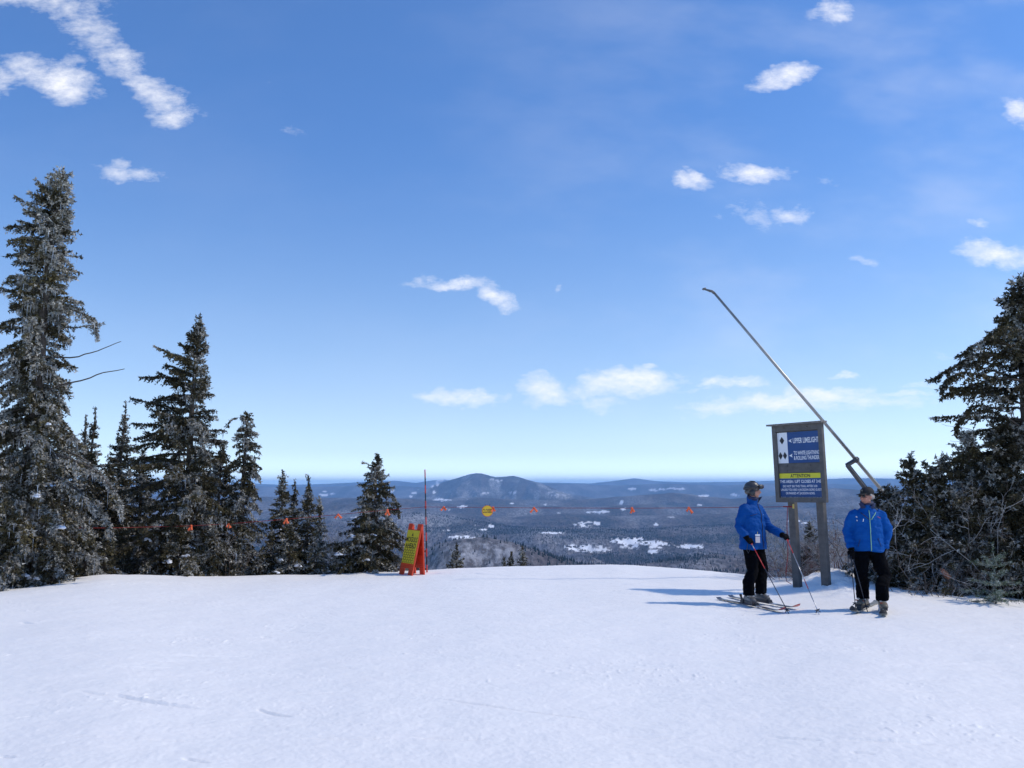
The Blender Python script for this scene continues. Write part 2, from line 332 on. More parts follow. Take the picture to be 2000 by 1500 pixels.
# ------------------------------------------------------------ valley and far mountains
RIDGES = [ # distance m, half depth m, silhouette [(px,py)...]
 (3600, 900, [(-600,1120),(700,1120),(800,1098),(860,1062),(905,1051),(950,1050),(1000,1060),(1060,1082),(1130,1100),(1200,1115),(2600,1120)]),
 (4600, 900, [(-600,1105),(1150,1112),(1250,1100),(1400,1090),(1500,1082),(1650,1062),(1800,1060),(2600,1070)]),
 (9500, 1500, [(-600,1010),(500,1015),(640,1022),(760,1006),(830,1003),(900,1012),(1000,1030),(1100,1032),(1300,1036),(1500,1020),(1700,1010),(2600,1000)]),
 (12000, 1500, [(-600,990),(520,1000),(660,985),(760,982),(860,1000),(980,1012),(1100,1003),(1200,1008),(1350,1006),(1450,1000),(1600,990),(1700,985),(2600,980)]),
 (14500, 1600, [(-600,975),(500,978),(600,978),(700,973),(800,974),(880,985),(1000,986),(1150,990),(1215,987),(1280,984),(1330,990),(1420,988),(1600,972),(1650,968),(1700,978),(2600,968)]),
 (17000, 1700, [(-600,966),(560,970),(640,972),(760,972),(850,976),(930,971),(1000,975),(1100,978),(1180,972),(1260,966),(1310,962),(1360,968),(1420,974),(1500,968),(1620,953),(1680,958),(1760,960),(2600,955)]),
 (24000, 2300, [(-600,990),(700,990),(790,976),(815,966),(850,948),(880,938),(905,930),(918,926),(930,924),(942,924.5),(956,929),(968,932),(985,931),(1003,929),(1018,933),(1030,937),(1050,942),(1075,951),(1100,962),(1140,970),(1200,980),(2600,990)]),
 (18800, 1000, [(-600,995),(1040,985),(1062,968),(1085,960),(1100,963),(1118,972),(1150,985),(2600,995)]),
 (33000, 2800, [(-600,950),(480,948),(560,951),(650,950),(720,947),(790,949),(830,952),(900,960),(1000,960),(1060,944),(1110,945),(1200,948),(1300,944),(1400,948),(1500,944),(1600,944),(1700,948),(1800,946),(2600,945)]),
 (48000, 3000, [(-600,942),(480,944),(500,944),(560,947),(640,945),(700,942),(740,939),(780,939),(815,943),(850,938),(870,937),(960,946),(1050,942),(1150,944),(1190,940),(1235,934),(1280,940),(1340,942),(1440,941),(1520,938),(1600,936),(1640,934),(1690,934),(1760,935),(2600,939)]),
]
FIELDS = [(905,1049,27,3,1),(1128,1069,30,6,.7),(1150,1072,40,9,.5),(1225,1056,40,7,.75),(1250,1063,50,12,.62),(1340,1067,26,4.5,1),(1268,1077,12,5,.85),(1075,1041,26,2,1),(1140,1025,24,7,.55),(1163,1022,8,5,.8),
 (1172,1000,14,3,.9),(1148,1001,6,3,.8),(1210,982,4,5,.9),(1214,994,6,3,.8),(960,1028,5,4,.9),(945,1034,9,2,.8),(863,976,13,3,.9),(878,977,8,2,.7),(904,990,11,3,.8),(877,995,5,4,.6),(1368,968,12,2.2,1),(1322,955,10,2,.9),(1272,957,13,3,.8),(1288,956,9,2,.9),(1308,954,8,2,.9),
 (1230,955,10,3,.6),(1086,966,22,6,.15),(1065,985,4,2,.8),(1000,983,5,2,.7),(1360,986,9,1.5,.8),(1425,966,9,2,.9),(1275,1024,5,3,.8),(638,967,12,2,.9),(655,965,6,2,.7),(768,959,5,2.4,.9),(640,960,5,1.4,.7),(876,1036,8,1.5,.8),(930,1029,2,6,.3),
 (856,945,3,7,.8),(846,950,3,5,.7),(862,938,7,3,.7),(850,962,3,5,.7),(812,963,6,3,.8),(806,970,4,3,.8),(965,937,10,4,.35),(975,939,6,3,.5),(948,963,12,3,.45),(1000,962,12,2,.4),(920,975,8,1.6,.5),
 (1540,1018,16,3,.8),(1560,1022,8,2,.7),(1450,962,7,1.6,.9),(1430,968,10,1.6,.8),(1390,1065,12,2,.0),(1210,1018,0.1,0.1,0),(700,1010,20,2,.2),(1305,1010,10,1.2,.5),(1090,1001,6,1.6,.4)]
BIRCH = [(940,1085,100,32,.9),(830,1015,80,16,.6),(720,1010,80,18,.35),(1000,1000,60,10,.2),(1090,967,30,10,.6),(1160,1040,90,10,.15),(930,960,60,10,.35),(1390,1085,70,16,.15),(1500,1080,60,20,.15),(560,990,60,10,.3),(1640,985,40,10,.3)]
DARK = [(1000,1038,260,6,.7),(900,1032,60,6,.5),(1130,1050,80,6,.8),(1290,1090,120,10,.6),(1400,1052,120,9,.8),(1300,986,40,6,.8),(1180,1088,60,6,.5),(800,1032,60,5,.5),(1050,1022,150,3,.4)]
def far_height(X, Y):
    r = np.hypot(X, Y); u = X / np.maximum(Y, 1); px = 1000 + F * np.clip(u, -1.2, 1.2) / 1.0 * .99
    base = -600 - 60 * sstep(6000, 16000, r) - r * r / (2 * 7.4e6)
    h = base + 70 * fbm(X / 3800, Y / 3800, 101, 5, .5) + 14 * fbm(X / 700, Y / 700, 131, 3)
    for i, (D, hw, prof) in enumerate(RIDGES):
        xs = [p[0] for p in prof]; ts = np.array([T(p[1]) for p in prof])
        wob = D * .06 * perlin(px / 90 + 7 * i, px * 0 + .5, 200 + i)
        top = -np.interp(px, xs, ts) * (D + wob)
        q = (r * np.cos(np.arctan(np.clip(u, -1.2, 1.2))) - D - wob) / hw
        rough = 1 + .10 * fbm(X / (hw * .5), Y / (hw * .5), 300 + i, 4, .55)
        wq = np.exp(-q * q * .9); bump = (base - 30) * (1 - wq) + top * wq
        # spurs and gullies on the flanks, none at the crest line
        bump = bump + np.minimum(np.abs(q), 1) * (90 if i != 6 else 240) * fbm(X / (hw * .45), Y / (hw * .9), 320 + i, 4, .55)
        bump = np.where(np.abs(q) > 3.2, -9999, bump)
        h = np.maximum(h, bump)
    wall = -.42 * np.minimum(r, 1450)
    h = np.where(r < 2600, np.maximum(h, wall * sstep(2700, 1500, r) + h * (1 - sstep(2700, 1500, r))), h)
    h = np.where(r < 1400, wall, h)
    return h
def land_masks(X, Y, Z):
    Rr = np.hypot(X, Y)
    tv = -(Z) / np.maximum(Y, 1); pxv = 1000 + F * X / np.maximum(Y, 1) * .99
    # invert T -> py
    pys = np.arange(900, 1300); tps = np.array([T(p) for p in pys]); pyv = np.interp(tv + EYE / Rr, tps, pys)
    n1 = fbm(X / 260, Y / 520, 401, 4, .6); n2 = fbm(X / 900, Y / 1800, 411, 4, .55); n3 = perlin(X / 70, Y / 160, 421)
    field = np.zeros_like(Z)
    fq = fbm(pxv / 9, pyv / 3.2, 441, 3, .6)
    for (fx, fy, rx, ry, s) in FIELDS:
        rx, ry = (rx * .85, ry * .8) if s < .9 else (rx * .95, ry * .95)
        q = ((pxv - fx) / (rx + .01)) ** 2 + ((pyv - fy) / (ry + .01)) ** 2
        q = q + 1.1 * fq
        patch = np.where(s < .85, sstep(.05, -.25, n3 - s + .25), 1)
        field = np.maximum(field, sstep(1.15, .8, q) * patch * min(1, s + .3))
    field = np.maximum(field, sstep(.86, 1.0, n1 * .75 + .35 * perlin(X / 5000, Y / 5000, 431)) * .8 * (pyv > 955))
    birch = np.clip(n2 * .5 + .05, 0, .35); nm = fbm(X / 500, Y / 1400, 461, 3, .6); birch = np.where((Rr > 20500) & (Rr < 27000) & (Z > -500), np.clip(nm * 1.1 - .12, 0, .6), birch)
    for (fx, fy, rx, ry, s) in BIRCH:
        q = ((pxv - fx) / rx) ** 2 + ((pyv - fy) / ry) ** 2 + .5 * n2; birch = np.maximum(birch, sstep(1.3, .3, q) * s * (.8 + .35 * n1))
    dark = np.clip(-n2 * .9 - .05, 0, .6)
    for (fx, fy, rx, ry, s) in DARK:
        q = ((pxv - fx) / rx) ** 2 + ((pyv - fy) / ry) ** 2 + .6 * n2; dark = np.maximum(dark, sstep(1.3, .4, q) * s)
    return field, birch, dark
def make_valley():
    az = np.concatenate([np.linspace(-1.15, -.6, 80), np.linspace(-.595, .595, 1000), np.linspace(.6, 1.15, 80)])
    rr = np.concatenate([[95, 150, 300, 600, 1000, 1400, 1650], np.geomspace(1900, 52000, 720)])
    A, Rr = np.meshgrid(az, rr); X = Rr * np.sin(A); Y = Rr * np.cos(A)
    Z = far_height(X, Y); Z[0] = ground(X[0], Y[0]) - 1.5
    field, birch, dark = land_masks(X, Y, Z)
    col = np.stack([np.clip(field, 0, 1), np.clip(birch, 0, 1), np.clip(dark, 0, 1)], -1).reshape(-1, 3)
    n, k = A.shape; idx = np.arange(n * k).reshape(n, k)
    Fc = np.stack([idx[:-1, :-1], idx[:-1, 1:], idx[1:, 1:], idx[1:, :-1]], -1).reshape(-1, 4)
    m = bpy.data.materials.new('forested_hills'); m.use_nodes = True; nt = m.node_tree; b = nt.nodes['Principled BSDF']; N = nt.nodes.new; L = nt.links.new
    b.inputs['Roughness'].default_value = .95; b.inputs['Specular IOR Level'].default_value = .1
    at = N('ShaderNodeAttribute'); at.attribute_name = 'col'; sp = N('ShaderNodeSeparateColor'); L(at.outputs['Color'], sp.inputs[0])
    tc = N('ShaderNodeTexCoord')
    def noise(sc, sx=1, sy=1, det=3):
        mp = N('ShaderNodeMapping'); mp.inputs['Scale'].default_value = (sx, sy, .6); L(tc.outputs['Object'], mp.inputs[0])
        q = N('ShaderNodeTexNoise'); q.inputs['Scale'].default_value = sc; q.inputs['Detail'].default_value = det; q.inputs['Roughness'].default_value = .65; L(mp.outputs[0], q.inputs['Vector']); return q.outputs['Fac']
    def rng(v, a, b2, c=0, d=1):
        q = N('ShaderNodeMapRange'); L(v, q.inputs[0]); q.inputs[1].default_value = a; q.inputs[2].default_value = b2; q.inputs[3].default_value = c; q.inputs[4].default_value = d; return q.outputs[0]
    def mix(f, a, c):
        q = N('ShaderNodeMix'); q.data_type = 'RGBA'; L(f, q.inputs['Factor'])
        for nm, v in (('A', a), ('B', c)):
            if isinstance(v, tuple): q.inputs[nm].default_value = (*v, 1)
            else: L(v, q.inputs[nm])
        return q.outputs['Result']
    def mth(op, a, c):
        q = N('ShaderNodeMath'); q.operation = op; q.use_clamp = True
        for i, v in enumerate((a, c)):
            if isinstance(v, (int, float)): q.inputs[i].default_value = v
            else: L(v, q.inputs[i])
        return q.outputs[0]
    fine = noise(1 / 28, 1, .35, 3); mid = noise(1 / 160, 1, .4, 4)
    hard = mix(rng(fine, .42, .62), (.062, .048, .046), (.135, .115, .112))       # bare hardwoods over snow
    con = mth('ADD', rng(mid, .46, .6, 0, .55), sp.outputs[2])
    con = mth('MULTIPLY', con, rng(fine, .35, .6, 1.3, .45))
    c1 = mix(con, hard, (.014, .021, .023))
    bc = mix(rng(fine, .4, .62), (.15, .135, .13), (.52, .53, .56))
    c2 = mix(sp.outputs[1], c1, bc)
    c3 = mix(sp.outputs[0], c2, (.85, .87, .9))
    L(c3, b.inputs['Base Color'])
    bp = N('ShaderNodeBump'); bp.inputs['Strength'].default_value = .7; bp.inputs['Distance'].default_value = 10; L(fine, bp.inputs['Height']); L(bp.outputs[0], b.inputs['Normal'])
    o = mesh_np('hills', np.stack([X, Y, Z], -1).reshape(-1, 3), Fc, m, col=col)
    tag(o, 'wide wooded valley with snowy clearings and blue mountain ridges beyond', 'hills', kind='structure')
make_valley()

def make_forest():
    rg = np.random.RandomState(5); n = 150000
    r = 2500 + 8500 * rg.rand(n) ** .8; a = rg.uniform(-.6, .6, n); X = r * np.sin(a); Y = r * np.cos(a)
    Z = far_height(X, Y); field, birch, dark = land_masks(X, Y, Z)
    cl = fbm(X / 180, Y / 260, 701, 3)
    isb = (rg.rand(n) < birch * 1.1) & (r < 6000) & (field < .3)
    isc = ~isb & (rg.rand(n) < (.12 + .9 * dark + .5 * np.clip(cl, 0, 1)) * np.where(field > .5, .10, 1)) & (birch < .6)
    for nm, sel, lab, k in (('conifer_forest', isc, 'dark conifer woods scattered over the valley floor and hills', 0), ('birch_forest', isb, 'pale leafless birch woods on the sunny flank of the near hill', 1)):
        q = np.where(sel)[0]; m = len(q); h = rg.uniform(9, 20, m) if k == 0 else rg.uniform(11, 18, m); rad = h * (rg.uniform(.16, .26, m) if k == 0 else rg.uniform(.02, .05, m))
        p = np.stack([X[q], Y[q], Z[q] - 1], -1); V = []
        ph = rg.rand(m) * 6.28
        for i in range(4):
            V.append(p + np.stack([rad * np.cos(ph + i * 1.5708), rad * np.sin(ph + i * 1.5708), 0 * h], -1))
        V.append(p + np.stack([0 * h, 0 * h, h], -1)); V = np.stack(V, 1).reshape(-1, 3)
        b = np.arange(m)[:, None] * 5
        Fc = np.concatenate([b + np.array([[i, (i + 1) % 4, 4]]) for i in range(4)])
        t = rg.uniform(.6, 1.3, m)[:, None]
        c = (np.array([[.016, .024, .022]]) if k == 0 else np.array([[.42, .40, .41]])) * t
        o = mesh_np(nm, V, Fc, mat('far_trees', (1, 1, 1), .95, spec=.1, attr=True), smooth=False, col=np.repeat(c, 5, 0)); tag(o, lab, 'forest', kind='stuff')
make_forest()
def make_haze():
    m = bpy.data.materials.new('haze'); m.use_nodes = True; nt = m.node_tree; nt.nodes.clear()
    o = nt.nodes.new('ShaderNodeOutputMaterial'); v = nt.nodes.new('ShaderNodeVolumePrincipled')
    v.inputs['Color'].default_value = (.34, .62, 1, 1); v.inputs['Density'].default_value = HAZE; v.inputs['Anisotropy'].default_value = .0
    nt.links.new(v.outputs[0], o.inputs['Volume'])
    b = MB(); b.box((0, 39000, -650 + 6), (160000, 84000, 1312)); h = b.build('haze', m)
    me = h.data
    for vt in me.vertices: vt.co.z = 325 if vt.co.z > -600 else -1350
    tag(h, 'thin blue air softening the far hills', 'haze', kind='stuff')
HAZE = 3.0e-5
make_haze()
# ------------------------------------------------------------ trees
BARK = mat('bark', (.095, .075, .062), .9, noise=.55, nscale=14, bump=.8, bscale=40)
TWIGM = mat('rimed_twig', (1, 1, 1), .6, attr=True)
FOLM = mat('spruce_needles', (1, 1, 1), .62, spec=.35, attr=True)
ICEM = mat('rime_ice', (.62, .66, .72), .35, spec=.5, noise=.35, nscale=9)
def norm(a): return a / (np.linalg.norm(a, axis=-1, keepdims=True) + 1e-9)

def tubes_np(segs, n=4):
    """segs: list of (P (k,3), R (k,)) -> V, F quads"""
    V = []; Fs = []; off = 0
    for Pk, Rk in segs:
        Pk = np.asarray(Pk, float); Rk = np.asarray(Rk, float); k = len(Pk)
        t = norm(np.gradient(Pk, axis=0)); ref = np.where(np.abs(t[:, 2:3]) < .9, np.array([[0, 0, 1.]]), np.array([[0, 1., 0]]))
        s = norm(np.cross(t, ref)); o = np.cross(s, t)
        a = np.arange(n) * 2 * np.pi / n
        ring = Pk[:, None] + Rk[:, None, None] * (s[:, None] * np.cos(a)[None, :, None] + o[:, None] * np.sin(a)[None, :, None])
        V.append(ring.reshape(-1, 3))
        i = np.arange(k - 1)[:, None] * n; j = np.arange(n)[None]
        q = np.stack([i + j, i + (j + 1) % n, i + n + (j + 1) % n, i + n + j], -1).reshape(-1, 4) + off
        Fs.append(q); off += k * n
    return np.concatenate(V), np.concatenate(Fs)

def branch_line(rg, base, az, L, e0, droop, tip_up=.0, n=9, wob=.04):
    s = np.linspace(0, 1, n); az_s = az + wob * 4 * np.cumsum(rg.randn(n)) / n
    elev = e0 - droop * s + tip_up * np.maximum(s - .6, 0) * 2.5
    d = np.stack([np.cos(az_s) * np.cos(elev), np.sin(az_s) * np.cos(elev), np.sin(elev)], -1) * L / (n - 1)
    p = np.zeros((n, 3)); p[1:] = np.cumsum(d[:-1], 0)
    return base + p + rg.randn(n, 3) * L * .006 * s[:, None]

def sprays(rg, lines, tw_len, step=.055, down=.35, seglen=.05, start=.12, curl=.5):
    """side twigs hanging off branch lines; returns node positions, directions and the index of the line"""
    PN = []; DN = []; TW = []
    for ln, dens in lines:
        L = np.linalg.norm(np.diff(ln, axis=0), axis=1).sum(); m = max(3, int(L / step * dens))
        s = start + (1 - start) * (np.arange(m) + rg.rand(m)) / m
        f = s * (len(ln) - 1); i = np.minimum(f.astype(int), len(ln) - 2); w = (f - i)[:, None]
        p = ln[i] * (1 - w) + ln[i + 1] * w; d = norm(ln[i + 1] - ln[i])
        sd = norm(np.cross(d, np.array([[0, 0, 1.]]))) * np.where(rg.rand(m) < .5, -1, 1)[:, None]
        tl = tw_len * (1 - .72 * s ** 1.5) * rg.uniform(.45, 1.15, m) * min(1, .35 + L)
        dr = norm(d * .62 + sd * .75 + np.array([0, 0, -1.]) * (down * rg.uniform(.2, 1.6, m))[:, None] + rg.randn(m, 3) * .18)
        # the line itself also carries needles
        k = max(2, int(L / seglen)); ff = np.linspace(start, 1, k) * (len(ln) - 1); ii = np.minimum(ff.astype(int), len(ln) - 2); ww = (ff - ii)[:, None]
        PN.append(ln[ii] * (1 - ww) + ln[ii + 1] * ww); DN.append(norm(ln[ii + 1] - ln[ii])); TW.append(np.ones(k))
        K = int(np.ceil(tw_len / seglen)) + 1
        for kk in range(K):
            dist = kk * seglen; ok = dist < tl
            if not ok.any(): break
            dd = norm(dr + np.array([0, 0, -1.]) * (curl * down * (dist / (tw_len + .01))))
            PN.append((p + dd * dist)[ok]); DN.append(dd[ok]); TW.append((dist / (tl + 1e-6))[ok])
    return np.concatenate(PN), np.concatenate(DN), np.concatenate(TW)

def needles(rg, Pn, Dn, per=4, ln=.055, wd=.014, spread=.9):
    Pn = np.repeat(Pn, per, 0); Dn = np.repeat(Dn, per, 0); n = len(Pn)
    d = norm(Dn * .75 + rg.randn(n, 3) * spread * .55 + np.array([0, 0, .08])); s = norm(np.cross(d, rg.randn(n, 3)))
    l = (ln * rg.uniform(.6, 1.3, n))[:, None]; w2 = (wd * rg.uniform(.7, 1.3, n))[:, None]
    b = Pn + rg.randn(n, 3) * .012
    V = np.stack([b - s * w2, b + s * w2, b + d * l], 1).reshape(-1, 3)
    return V, np.arange(3 * n).reshape(-1, 3)

def snow_blob(mb, rg, c, r, flat=.5):
    ic = bmesh.new(); bmesh.ops.create_icosphere(ic, subdivisions=2, radius=1)
    o = rg.rand(3) * 50
    for v in ic.verts:
        q = v.co; k = 1 + .35 * float(perlin(np.array(q.x * 1.7 + o[0]), np.array(q.y * 1.7 + q.z * 1.3 + o[1]), 9)) + .12 * float(perlin(np.array(q.x * 5 + o[0]), np.array(q.y * 5 + q.z * 4), 12))
        v.co = Vector((q.x * r * k * 1.25, q.y * r * k, (q.z if q.z > 0 else q.z * .5) * r * k * flat))
    mb.add([tuple(v.co + Vector(c)) for v in ic.verts], [tuple(v.index for v in f.verts) for f in ic.faces]); ic.free()

def spruce(name, label, px, d, top, prof, seed, ice=.3, ice_side=.3, lean=0, droop=(.2, .9), tw=.30, dens=1.0, spacing=.17, per=4, dark=1.0,
           trunk_r=None, bare_top=0, low=.04, extra=(), gaps=.12, icicles=0, blobs=0, group='ice-crusted spruces along the crest', asym=None, nl=.055, z0=None, leader=.0, bare=(), tmask=None, branches_per=5):
    """px, d: trunk foot; top: picture height of the tip; prof: [(height fraction, radius m)]"""
    rg = np.random.RandomState(seed)
    x0 = (px - 1000) / F * d * .985; zb = gz(x0, d) if z0 is None else z0
    H = P(px, top, d)[2] - zb + .1
    root = empty(name, (x0, d, zb - .1)); tag(root, label, 'spruce', group)
    tx = lean * H
    tr = trunk_r or H * .017 + .01
    hs = np.linspace(0, 1, 14)
    bend = np.stack([tx * hs ** 1.3 + .012 * H * np.sin(hs * 5 + seed) * hs, .01 * H * np.sin(hs * 4 + seed * 2) * hs, H * hs], -1)
    V, Fc = tubes_np([(bend, tr * (1 - hs * .9) ** .85 + .006)], 10)
    mesh_np('trunk', V, Fc, BARK, root)
    at = lambda f: np.array([np.interp(f, hs, bend[:, i]) for i in range(3)])
    fr = [p[0] for p in prof]; rr = [p[1] for p in prof]
    lines = []; wood = []
    h = low * H
    while h < H * .985:
        f = h / H; R0 = np.interp(f, fr, rr)
        nb = branches_per if f < .85 else 4
        a0 = rg.rand() * 6.28
        for i in range(nb):
            if rg.rand() < gaps: continue
            az = a0 + i * 6.283 / nb + rg.randn() * .3
            L = R0 * rg.uniform(.62, 1.18)
            if asym is not None: L *= asym(f, az)
            if L < .06: L = .06
            e0 = np.interp(f, [0, .5, .85, 1], [-.15, .05, .5, 1.1]) + rg.randn() * .15
            dr = np.interp(f, [0, .6, 1], [droop[1], (droop[0] + droop[1]) / 2, droop[0]]) * rg.uniform(.6, 1.4)
            ln = branch_line(rg, at(np.clip(f + rg.randn() * .008, 0, 1)), az, L, e0, dr, tip_up=.35 * rg.rand())
            wood.append((ln, np.linspace(.012 + L * .012, .004, len(ln))))
            lines.append((ln, dens * rg.uniform(1.0, 2.3)))
        h += spacing * .78 * (1 if f < .8 else .7) * rg.uniform(.7, 1.3)
    # top leader
    lead = bend[-1] + np.array([[0, 0, -.5], [0, 0, 0], [0, 0, leader + .05]]); lines.append((lead, .8))
    if leader: wood.append((lead, np.array([.012, .01, .005])))
    loc = lambda p: np.array(p) - np.array([x0, d, zb - .1])
    for (pts, r_, fol) in extra:            # particular branches the tree shows
        pp = np.array([loc(P(a, b, d + c)) for a, b, c in pts]); k = np.linspace(0, len(pp) - 1, 12)
        ln = np.stack([np.interp(k, np.arange(len(pp)), pp[:, i]) for i in range(3)], -1) + rg.randn(12, 3) * .008
        wood.append((ln, np.linspace(r_, r_ * .35, 12)))
        if fol > 0: lines.append((ln, fol))
    V, Fc = tubes_np(wood, 4); mesh_np('branches', V, Fc, BARK, root)
    Pn, Dn, Tw = sprays(rg, lines, tw, down=.55, seglen=nl * .9)
    if tmask is not None: k = tmask(Pn, rg); Pn, Dn, Tw = Pn[k], Dn[k], Tw[k]
    V, Fc = needles(rg, Pn, Dn, per, ln=nl * 1.05, wd=nl * .33)
    n = len(Pn)
    cl = fbm(Pn[:, 0] * 2.3 + seed, Pn[:, 2] * 2.3 + Pn[:, 1] * 1.7, 77 + seed, 3)
    sideb = np.clip(Pn[:, 0] / (np.interp(Pn[:, 2] / H, fr, rr) + .1), -1, 1)
    pi = np.clip((ice + ice_side * sideb + .95 * cl - .12) / .36, .02, .9)
    isi = rg.rand(n) < pi * (.55 + .6 * Tw)
    c2 = fbm(Pn[:, 0] * 1.1 + seed * 2, Pn[:, 2] * 1.3, 99, 2)
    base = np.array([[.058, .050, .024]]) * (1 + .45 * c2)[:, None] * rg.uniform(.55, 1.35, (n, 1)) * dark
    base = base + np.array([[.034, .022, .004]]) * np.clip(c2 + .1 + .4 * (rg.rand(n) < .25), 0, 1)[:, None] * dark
    icec = np.array([[.31, .30, .27]]) * rg.uniform(.5, 1.3, (n, 1))
    c = np.where(isi[:, None], icec, base); c = np.repeat(c, per, 0) * rg.uniform(.75, 1.25, (n * per, 1)); c = np.repeat(c, 3, 0)
    mesh_np('foliage', V, Fc, FOLM, root, smooth=False, col=c)
    if icicles:
        q = rg.choice(np.where(isi)[0], min(icicles, int(isi.sum())), replace=False); p = Pn[q]; m = len(q)
        L = rg.uniform(.05, .2, m) * (1 + (rg.rand(m) < .1)); w2 = rg.uniform(.004, .009, m)
        V = np.stack([p + np.stack([-w2, 0 * w2, 0 * w2], -1), p + np.stack([w2, 0 * w2, 0 * w2], -1), p + np.stack([0 * w2, w2, 0 * w2], -1), p - np.stack([0 * L, 0 * L, L], -1)], 1).reshape(-1, 3)
        b = np.arange(m)[:, None] * 4; Fc = np.concatenate([b + np.array([[0, 1, 3]]), b + np.array([[1, 2, 3]]), b + np.array([[2, 0, 3]])])
        tag(mesh_np('icicles', V, Fc, ICEM, root, smooth=False), kind='stuff')
    if blobs:
        cand = np.where((Dn[:, 1] < .2) & (Pn[:, 2] < H * .6) & (Pn[:, 1] < 0))[0]
        for i in rg.choice(cand, blobs):
            mb = MB(); r0 = rg.uniform(.028, .055)
            for q in range(4): snow_blob(mb, rg, Pn[i] + [(q - 1.5) * r0 * .75 + rg.randn() * .01, -.01 - rg.rand() * .03, -abs(q - 1.5) * r0 * .5 + rg.randn() * .008], r0 * rg.uniform(.6, 1.15), .7); mb.build('snow_clump', SNOWM, root, smooth=True)
    return root

def twig_bush(name, label, px, d, hgt, wid, seed, n0=14, rime=.6, depth=3, cat='bush', group=None, col=(.10, .075, .06), spread=.5, stems_r=.008, z0=None, per=4):
    rg = np.random.RandomState(seed); x0 = (px - 1000) / F * d * .985; zb = gz(x0, d) if z0 is None else z0
    segs = []; tones = []
    def grow(p, dr, L, r, lv):
        k = 5; ln = [p]; dd = dr
        for i in range(k - 1):
            dd = norm(dd + rg.randn(3) * .24 + np.array([0, 0, .02])); ln.append(ln[-1] + dd * L / (k - 1))
        ln = np.array(ln); segs.append((ln, np.linspace(r, r * .5, k))); tones.append(rg.rand() < rime * (.35 + .3 * lv))
        if lv < depth:
            for j in range(per + lv):
                f = rg.uniform(.25, 1); i = min(int(f * (k - 1)), k - 2)
                grow(ln[i] + (ln[i + 1] - ln[i]) * (f * (k - 1) - i), norm(dd * .7 + rg.randn(3) * .55), L * rg.uniform(.35, .6), r * .6, lv + 1)
    for i in range(n0):
        a = rg.rand() * 6.28; s = rg.rand() ** .5 * wid * .35
        dr = norm(np.array([math.cos(a) * spread * (wid / hgt) * s / (wid * .35), math.sin(a) * spread * .7, 1]) + rg.randn(3) * .12)
        grow(np.array([math.cos(a) * s, math.sin(a) * s * .8, -.05]), dr, hgt * rg.uniform(.55, .95), stems_r, 0)
    V, Fc = tubes_np(segs, 3)
    cc = np.concatenate([np.repeat((np.array([[.33, .33, .33]]) if t else np.array([col])) * rg.uniform(.6, 1.3), 15, 0) for t in tones])
    root = mesh_np(name, V, Fc, TWIGM, None, smooth=False, col=cc); root.location = (x0, d, zb); tag(root, label, cat, group)
    return root
LG = 'ice-crusted spruces along the left of the crest'
def wind(f, az):      # fuller on the lee side
    return 1 + .25 * math.cos(az)
spruce('spruce_tree', 'tallest spruce at the left edge, crusted with grey ice, two bare boughs pointing right', 40, 17.2, 342,
  [(0, 1.3), (.08, 1.5), (.22, 1.6), (.35, 1.25), (.45, 1.02), (.6, .9), (.75, .78), (.88, .6), (.95, .42), (1, .2)], 1, ice=.34, ice_side=.32, lean=.052, droop=(.5, 1.25), tw=.34, spacing=.145, per=4,
  trunk_r=.17, asym=lambda f, az: 1 - (.40 * max(0, math.cos(az)) if f > .38 else 0), icicles=2200, blobs=9, gaps=.16, group=LG, branches_per=5,
  extra=[([(75, 700, 0), (150, 697, -.3), (195, 684, -.4), (238, 667, -.5)], .017, 0), ([(60, 775, 0), (110, 755, -.2), (170, 740, -.4), (205, 728, -.4), (243, 721, -.5)], .02, 0),
         ([(80, 600, 0), (135, 602, -.2), (165, 612, -.3), (186, 628, -.3), (190, 660, -.3)], .02, 1.6), ([(75, 640, 0), (150, 640, -.2), (204, 634, -.3)], .01, .25), ([(80, 505, 0), (120, 498, -.3), (160, 503, -.4)], .012, .12),
         ([(70, 880, 0), (130, 892, -.4), (190, 920, -.6), (225, 965, -.7), (238, 1010, -.7)], .035, 1.7), ([(60, 920, 0), (120, 935, -.5), (170, 970, -.6), (210, 1010, -.6), (225, 1060, -.6)], .03, 1.6),
         ([(70, 830, 0), (120, 835, -.2), (150, 860, -.3)], .02, 1.4), ([(80, 470, 0), (40, 440, -.2), (8, 445, -.4)], .012, .5), ([(80, 400, 0), (50, 395, 0), (28, 384, 0)], .01, .7)])
spruce('spruce_tree', 'second tallest spruce, dark with wide jagged left boughs and an icy right flank', 366, 20.6, 632,
  [(0, 1.55), (.15, 1.6), (.3, 1.35), (.45, 1.1), (.6, .85), (.75, .6), (.88, .33), (.96, .2), (1, .08)], 2, ice=.12, ice_side=.42, lean=0, droop=(.1, .8), tw=.33, spacing=.16, dark=.8, icicles=900, blobs=12, group=LG,
  asym=lambda f, az: 1 - .22 * math.cos(az) + (.25 * (math.cos(az) < -.7)), leader=.12, bare=(), extra=[([(360, 800, 0), (310, 790, 0), (255, 778, 0)], .02, 1.3), ([(360, 740, 0), (315, 735, 0), (275, 738, 0)], .018, 1.2), ([(365, 700, 0), (330, 690, 0), (303, 676, 0)], .014, 1.0), ([(370, 880, 0), (300, 865, 0), (245, 880, 0)], .025, 1.5)])
